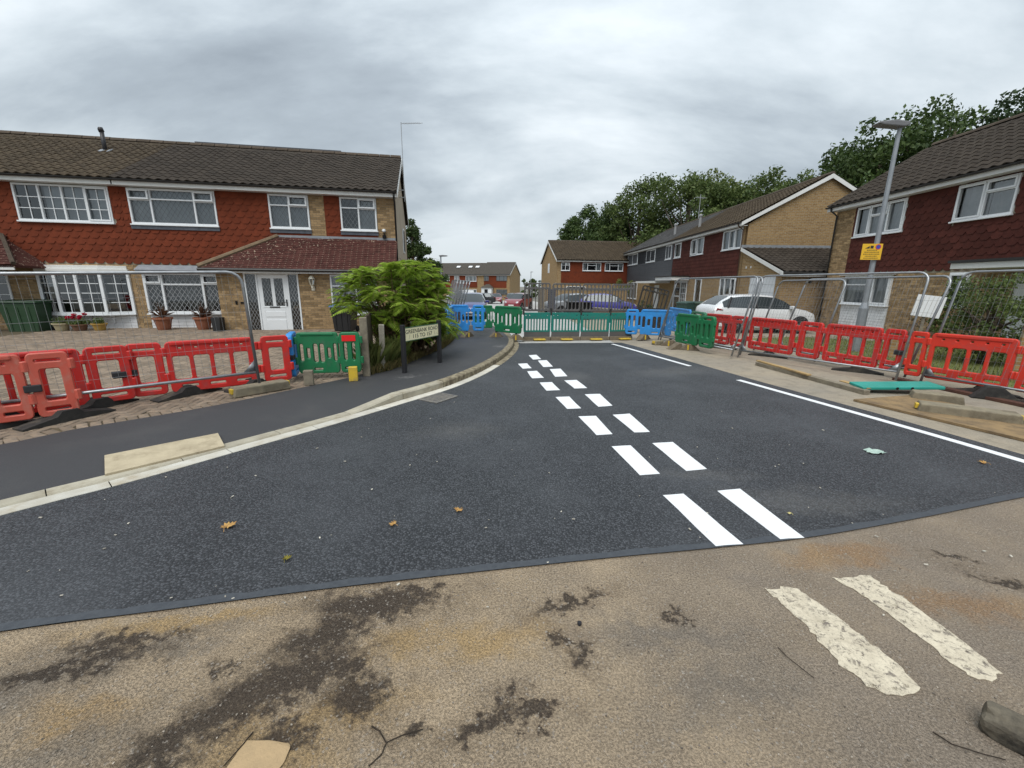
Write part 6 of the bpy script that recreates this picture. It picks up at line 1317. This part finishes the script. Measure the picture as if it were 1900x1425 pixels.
# ------------------------------------------------------------------ bins, pots and fence on the left
def bin_(label,loc,rz,body,lid,w_=.58,d=.7,h=1.05):
    root=empty('wheeled_bin',loc,rz,label,'bin','wheeled bins'); mb=MB(); V=[]
    for z,f in ((.06,.80),(.55,.90),(h-.08,1.0),(h,1.03)): V+= [(-w_/2*f,-d/2*f,z),(w_/2*f,-d/2*f,z),(w_/2*f,d/2*f,z),(-w_/2*f,d/2*f,z)]
    Fs=[(0,3,2,1),(12,13,14,15)]+[(4*i+j,4*i+(j+1)%4,4*i+4+(j+1)%4,4*i+4+j) for i in range(3) for j in range(4)]; mb.add((V,Fs)); mb.obj('body',body,root,bev=.03)
    for i in range(3): x=-w_*.28+i*w_*.28; MB().add(([(x-.02,-d/2*.81-.012,.1),(x+.02,-d/2*.81-.012,.1),(x+.02,-d/2-.010,h-.12),(x-.02,-d/2-.010,h-.12),(x-.02,-d/2*.81+.02,.1),(x+.02,-d/2*.81+.02,.1),(x+.02,-d/2+.02,h-.12),(x-.02,-d/2+.02,h-.12)],[(0,1,2,3),(7,6,5,4),(0,4,5,1),(1,5,6,2),(2,6,7,3),(3,7,4,0)])).obj('rib',body,root)
    MB().add(([(-w_*.55,-d*.58,h+.01),(w_*.55,-d*.58,h+.01),(w_*.55,d*.55,h+.01),(-w_*.55,d*.55,h+.01),(-w_*.5,-d*.5,h+.07),(w_*.5,-d*.5,h+.07),(w_*.5,d*.5,h+.10),(-w_*.5,d*.5,h+.10)],[(0,3,2,1),(4,5,6,7),(0,1,5,4),(1,2,6,5),(2,3,7,6),(3,0,4,7)])).obj('lid',lid,root,bev=.02)
    MB().tube([(-w_*.4,d*.6,h+.03),(w_*.4,d*.6,h+.03)],.018,6).obj('handle',body,root)
    for sx in (-1,1): MB().lathe([(.1,-.025),(.1,.025)],14,Matrix.Translation((sx*w_*.42,d*.42,.1))@Matrix.Rotation(PI/2,4,'Y')).obj('wheel',tyre_m,root)
    return root
gb_m=M('dark_green_bin',(.018,.05,.02),(.022,.058,.025),4,.5,dirt=(.04,.06,.035),dscale=3); bb_m=M('black_bin',(.014,.014,.015),None,1,.5); bl_m=M('blue_bin_lid',(.02,.06,.30),None,1,.45); tb_m=M('teal_green_bin',(.012,.055,.04),None,1,.5)
def gl_(px,py,z=.1): p=G(px,py,z); return (p.x,p.y,z)
bp=LF.P+LF.u*LF.U(55,600,-.55)-LF.n*.55; bin_('big dark green wheeled bin against the house at the far left',(bp.x,bp.y,.0),LF.a,gb_m,gb_m,1.02,.62,.98)
bp=LF.P+LF.u*LF.U(640,590,-2.2)-LF.n*2.2; bin_('black wheeled bin with a blue lid below the porch window',(bp.x,bp.y,.1),LF.a-.2,bb_m,bl_m,.66,.7,.82)
for px,y,bm_,lm_,lb in ((1272,20.2,tb_m,tb_m,'teal green wheeled bin left of the white car'),(1290,20.6,bb_m,bb_m,'black wheeled bin between two green bins'),(1306,20.0,gb_m,gb_m,'dark green wheeled bin next to the white car')):
    p=AT(px,580,y); bin_(lb,(p.x,y,zg(y)),rad(-60),bm_,lm_)
terra=M('terracotta',(.30,.12,.07),(.24,.095,.055),8,.9,.3,50); creamp=M('cream_pot',(.42,.36,.22),(.36,.31,.19),6,.6)
def pot(label,px,r,h,mat,plant,v=-.75,seed=0):
    q=LF.P+LF.u*LF.U(px,615,v)+LF.n*v; root=empty('plant_pot',(q.x,q.y,.09),0,label,'plant pot','pots in front of the house'); rd=random.Random(seed)
    MB().lathe([(r*.62,0),(r*.72,h*.2),(r*.92,h*.85),(r*1.06,h*.86),(r*1.06,h),(r*.94,h),(r*.9,h*.9)],18).obj('pot',mat,root,smooth=False)
    mb=MB(); pm=lf_b
    if plant=='spiky':
        pm=leafmat('phormium_leaves'+str(seed),(.09,.04,.025),(.14,.075,.04),.1)
        for i in range(46):
            a=rd.uniform(0,2*PI); t=rd.uniform(.1,1.0); l=rd.uniform(.35,.6); d=Vector((math.cos(a)*math.sin(t),math.sin(a)*math.sin(t),math.cos(t))); n_=Vector((-math.sin(a),math.cos(a),0))*.018; b0=Vector((0,0,h*.95)); m1=b0+d*l*.55; e=b0+d*l+Vector((0,0,-.1*t)); o=len(mb.v); mb.v+=[tuple(b0-n_),tuple(b0+n_),tuple(m1+n_),tuple(e),tuple(m1-n_)]; mb.f.append((o,o+1,o+2,o+3,o+4))
        mb.obj('leaves',pm,root,fix=False)
    else:
        V,Fs=leaf_cloud([(0,0,h+.06,r*.9)]+[(rd.uniform(-r,r)*.7,rd.uniform(-r,r)*.7,h+.06,r*.5) for _ in range(4)],180,.05,np.random.default_rng(seed)); mb.v=V; mb.f=Fs; mb.obj('leaves',lf_b if plant!='yellow' else lf_c,root,fix=False)
        if plant=='geranium':
            fb=MB()
            for i in range(7):
                c=Vector((rd.uniform(-.2,.2),rd.uniform(-.15,.15),h+.22+rd.uniform(-.08,.1))); V,Fs=leaf_cloud([(*c,.06)],2200,.026,np.random.default_rng(i)); fb.add((V,Fs))
            fb.obj('flowers',M('crimson_petals',(.40,.01,.03),(.5,.02,.05),20,.7),root,fix=False)
    return root
pot('shallow cream pot of low greenery, left of the geranium',117,.22,.26,creamp,'low',seed=1); pot('brown pot with red geraniums below the bow window',150,.22,.22,M('brown_pot',(.20,.11,.07),(.16,.09,.06),6,.8),'geranium',seed=2); pot('yellowish pot with trailing green plant right of the geranium',187,.2,.24,M('yellow_pot',(.42,.26,.07),(.35,.22,.06),6,.7),'low',seed=3)
pot('terracotta pot with spiky red plant left of the pair',306,.27,.42,terra,'spiky',-.75,4); pot('terracotta pot with spiky red plant near the door',380,.27,.42,terra,'spiky',-.75,5)
q=LF.P+LF.u*LF.U(411,620,-1.4)-LF.n*1.4; o=MB().prism([(-.12,0),(.12,0),(.15,.45),(-.15,.45)],-.13,.13).obj('planter',bb_m,bev=.01); o.location=(q.x-.05,q.y,.1); tag(o,'small black planter beside the porch brickwork','planter')
# wooden and concrete posts with a bit of fence
post_m=M('lichen_post',(.27,.25,.20),(.20,.185,.15),14,.95,.6,40,dirt=(.33,.32,.27),dscale=20,dlo=.55,dhi=.65)
p=G(681,697,.1); root=empty('wooden_fence',(p.x,p.y,.1),rad(104),'weathered wooden fence end beside the green barrier','fence'); MB().box(-.06,.06,-.06,.06,-.1,1.02).obj('post',tm_,root,bev=.012)
for i in range(11): MB().add(tbox(.08+i*.15,.08+i*.15+.142,-.01,.01,.05,1.0+random.uniform(-.02,.02))).obj('board',M('dark_fence_board',(.085,.065,.048),(.12,.095,.07),8,.9,.5,30),root)
MB().box(.06,1.8,.012,.05,.25,.32).box(.06,1.8,.012,.05,.75,.82).obj('rail',tm_,root)
p=G(711,688,.1); o=MB().box(-.05,.05,-.05,.05,-.1,.86).obj('concrete_post',post_m,bev=.012); o.location=(p.x,p.y,.1); o.rotation_euler=(0,.02,.3); tag(o,'grey lichened concrete post left of the street sign','post')
# ivy and weeds along the strip
def weeds(label,pxs,n,hmin,hmax,mat,seed,depth=.3,name='weeds',wd=.012,z=.1):
    rd=random.Random(seed); mb=MB()
    for i in range(n):
        a=rd.random()*(len(pxs)-1); k=int(a); x=pxs[k][0]+(pxs[k+1][0]-pxs[k][0])*(a-k); y=pxs[k][1]+(pxs[k+1][1]-pxs[k][1])*(a-k); p=G(x,y,z)+Vector((rd.uniform(-.08,.05),rd.uniform(.02,depth),0)); h=rd.uniform(hmin,hmax); t=rd.uniform(0,2*PI); l=Vector((math.cos(t),math.sin(t),0)); e=p+l*h*rd.uniform(.2,.8)+Vector((0,0,h)); s=Vector((-l.y,l.x,0))*wd*rd.uniform(.5,1.2); m_=(p+e)/2+Vector((0,0,h*.18)); o=len(mb.v); mb.v+=[tuple(p-s*.7),tuple(p+s*.7),tuple(m_+s),tuple(e),tuple(m_-s)]; mb.f.append((o,o+1,o+2,o+3,o+4))
    o=mb.obj(name,mat,None,fix=False); stuff(o,label,'weeds'); return o
dry=leafmat('dry_grass',(.20,.15,.06),(.13,.13,.045),.2)
weeds('dry grass and weeds below the street name sign',[(680,697),(720,688),(752,676),(818,648),(836,634)],1500,.04,.20,dry,1,.28,'dry_grass')
weeds('green weeds growing behind the posts',[(684,694),(715,685),(740,676)],700,.1,.6,leafmat('weed_leaves',(.07,.10,.025),(.16,.17,.05)),2,.35,'weeds',.022)
weeds('broad yellow green leaves under the street sign',[(722,676),(748,672)],60,.12,.32,leafmat('broad_leaves',(.16,.22,.03),(.24,.30,.05)),3,.15,'low_plant',.06)
weeds('grass tufts along the edge of the footway by the blue barrier',[(825,642),(840,630),(836,620)],500,.05,.3,leafmat('tuft_grass',(.12,.14,.03),(.2,.2,.06)),4,.3,'grass_tufts')
rdw=random.Random(9); mb=MB()
for i in range(9000):
    x=rdw.uniform(8.0,13.2); y=rdw.uniform(7,14.5)
    if not inpoly(x,y,[Vector((8.3,7.4,0)),Vector((14,4.5,0)),Vector((14,12,0)),Vector((10.4,15.2,0)),Vector((8.0,14.3,0)),Vector((7.9,10.5,0))]): continue
    h=rdw.uniform(.03,.08); t=rdw.uniform(0,6.28); o=len(mb.v); c,s=math.cos(t),math.sin(t); mb.v+=[(x-s*.006,y+c*.006,.012),(x+s*.006,y-c*.006,.012),(x+c*h*.5,y+s*h*.5,.012+h)]; mb.f.append((o,o+1,o+2))
o=mb.obj('lawn_grass',leafmat('lawn_blades',(.10,.13,.03),(.19,.18,.06)),fix=False); stuff(o,'short dry grass of the front lawn','grass')
# ------------------------------------------------------------------ fallen leaves, litter, twigs and the stone
leaf_br=M('dry_leaf',(.36,.20,.075),(.48,.30,.10),25,.8,.4,60); leaf_dk=M('dark_leaf',(.05,.04,.012),(.30,.26,.04),30,.8)
def maple(label,px,py,s,rz,mat,curl=.35):
    R=[];n=0
    P=[(0,0),(.15,-.38),(.32,-.30),(.62,-.42),(.50,-.18),(.95,-.10),(.72,.05),(1.0,.32),(.62,.25),(.55,.62),(.32,.42),(.10,.95),(-.02,.5),(-.34,.68),(-.30,.32),(-.62,.30),(-.36,.08),(-.55,-.2),(-.2,-.15)]
    V=[(0.15,.08,.0)]+[(x,y,0) for x,y in P]; V=[(x*s,y*s,s*(curl*(x*x*.5+y*y*.45)+.10*math.sin(x*7+y*5))+.012) for x,y,z in V]; nP=len(P)
    Fs=[(0,1+i,1+(i+1)%nP) for i in range(nP)]; root=empty('fallen_leaf',G(px,py)+Vector((0,0,.008)),rz,label,'leaf','fallen leaves'); mb=MB(); mb.add((V,Fs)); o=mb.obj('blade',mat,root,fix=False); sm=o.modifiers.new('solid','SOLIDIFY'); sm.thickness=.0015
    MB().tube([(0,0,.012),(-.12*s,-.5*s,.02),(-.1*s,-.95*s,.006)],.0018,4).obj('stalk',mat,root); return root
maple('large curled brown maple leaf on the dark asphalt at the left',421,982,.062,.4,leaf_br,.5); maple('small tan maple leaf in the middle of the asphalt',730,977,.04,1.4,leaf_br,.4); maple('small brown maple leaf with a long stalk right of the tan one',853,950,.045,2.8,leaf_br,.5); maple('crumpled dark and yellow leaf near the road joint',531,1042,.035,.3,leaf_dk,.7)
maple('pale curled leaf on the far right asphalt',1825,862,.05,1.0,leaf_br,.5); maple('small pale leaf near the end of the white dashes',1465,957,.022,1.0,M('pale_leaf',(.55,.48,.22),None,1,.8),.4)
p=G(1622,841); mb=MB(); rdp=random.Random(3); V=[];Fs=[]; nx=6
for i in range(nx):
    for j in range(nx): V.append((-.08+.16*i/(nx-1)+rdp.uniform(-.01,.01),-.05+.10*j/(nx-1)+rdp.uniform(-.01,.01),.004+abs(rdp.gauss(0,.012))))
for i in range(nx-1):
    for j in range(nx-1): Fs.append((i*nx+j,(i+1)*nx+j,(i+1)*nx+j+1,i*nx+j+1))
mb.add((V,Fs)); o=mb.obj('crumpled_paper',M('pale_green_paper',(.40,.50,.44),(.32,.42,.37),12,.7),fix=False); o.location=(p.x,p.y,.01); tag(o,'scrap of pale green crumpled paper on the right of the asphalt','litter')
# tiny chips scattered over the asphalt
rdl=random.Random(12); mb=MB()
for i in range(95):
    px=rdl.uniform(0,1900); py=rdl.uniform(660,1150); p=G(px,py)
    s=rdl.uniform(.003,.009)*(1+.08*p.y); t=rdl.uniform(0,3.14); mb.add(tbox(-s,s,-s*.5,s*.5,0,s*.4),Matrix.Translation((p.x,p.y,.0122))@Matrix.Rotation(t,4,'Z'))
o=mb.obj('stone_chips',M('pale_chip',(.50,.47,.40),(.34,.31,.26),30,.9,rnd=.3)); stuff(o,'tiny pale chips scattered over the asphalt','chips')
mb=MB()
for i in range(700):
    px=rdl.uniform(-50,1950); py=rdl.uniform(1040,1425); p=G(px,py); fy=np.interp(p.x,[q.x for q in fe],[q.y for q in fe])
    if p.y>fy-.02: continue
    s=rdl.uniform(.0015,.004); t=rdl.uniform(0,3.14); mb.add(tbox(-s,s,-s*.7,s*.7,-s*.3,s*.8),Matrix.Translation((p.x,p.y,.002))@Euler((rdl.uniform(-.4,.4),rdl.uniform(-.4,.4),t)).to_matrix().to_4x4())
o=mb.obj('grit',M('road_grit',(.30,.26,.21),(.14,.12,.10),50,.95,rnd=.45)); stuff(o,'loose grit on the old brown road','grit')
def lump(label,px,py,s,mat,name,seed,sq=(1,1,1),z=.0,cat='stone',rz=0):
    bm=bmesh.new(); bmesh.ops.create_icosphere(bm,subdivisions=3,radius=1); rd=random.Random(seed); ph=[(rd.uniform(1,3),rd.uniform(0,6),Vector((rd.gauss(0,1),rd.gauss(0,1),rd.gauss(0,1))).normalized()) for _ in range(7)]
    for v in bm.verts:
        d=1+sum(.07*math.sin(a*3*v.co.dot(c)+b_) for a,b_,c in ph); c=v.co*d; c=Vector([math.copysign(min(abs(x),.72)+.28*(abs(x)-min(abs(x),.72)),x) for x in c]); v.co=Vector((c.x*sq[0],c.y*sq[1],c.z*sq[2]))*s
    me=bpy.data.meshes.new(name); bm.to_mesh(me); bm.free(); o=link(name,me,mat); p=G(px,py); o.location=(p.x,p.y,s*sq[2]*.6+z); o.rotation_euler=(0,0,rz); tag(o,label,cat); return o
stone_m=M('mossy_stone',(.12,.105,.08),(.20,.17,.125),14,.95,.8,40,dirt=(.04,.036,.03),dscale=6,dlo=.4,dhi=.6)
lump('rough mossy stone block at the bottom right corner',1897,1385,.085,stone_m,'stone_block',1,(1.7,.9,.85),rz=-.9)
lump('dark lump of asphalt on the old brown road',1075,1159,.013,M('asphalt_lump',(.03,.03,.034),None,1,.8,.5,90),'asphalt_lump',2)
lump('pale sandy patch of hardened mortar at the bottom of the old road',480,1412,.085,M('hard_mortar',(.42,.30,.17),(.36,.26,.15),12,.95,.6,60),'mortar_patch',3,(1.4,1,.09))
tw_m=M('twig',(.025,.02,.016),(.04,.03,.022),20,.9)
def twig(label,P,r,Q=None):
    mb=MB(); mb.tube([G(x,y)+Vector((0,0,.006+dz)) for x,y,dz in P],[r*(1-.5*i/len(P)) for i in range(len(P))],5)
    if Q: mb.tube([G(x,y)+Vector((0,0,.006+dz)) for x,y,dz in Q],r*.8,5)
    tag(mb.obj('twig',tw_m),label,'twig','twigs')
twig('forked dark twig at the bottom of the old road',[(690,1350,0),(705,1362,.008),(717,1382,.004),(708,1402,0),(684,1424,0)],.0035,[(717,1382,.004),(745,1372,.012),(785,1357,.004)]); twig('thin dark twig over the sandy mortar patch',[(470,1360,0),(452,1385,.006),(415,1424,0)],.003)
twig('thin curved twig on the old road between stain and worn dash',[(1443,1203,0),(1460,1222,.004),(1510,1260,0)],.0022); twig('long thin twig pointing at the stone block',[(1730,1360,0),(1765,1385,.005),(1820,1402,.004),(1865,1412,0)],.003)
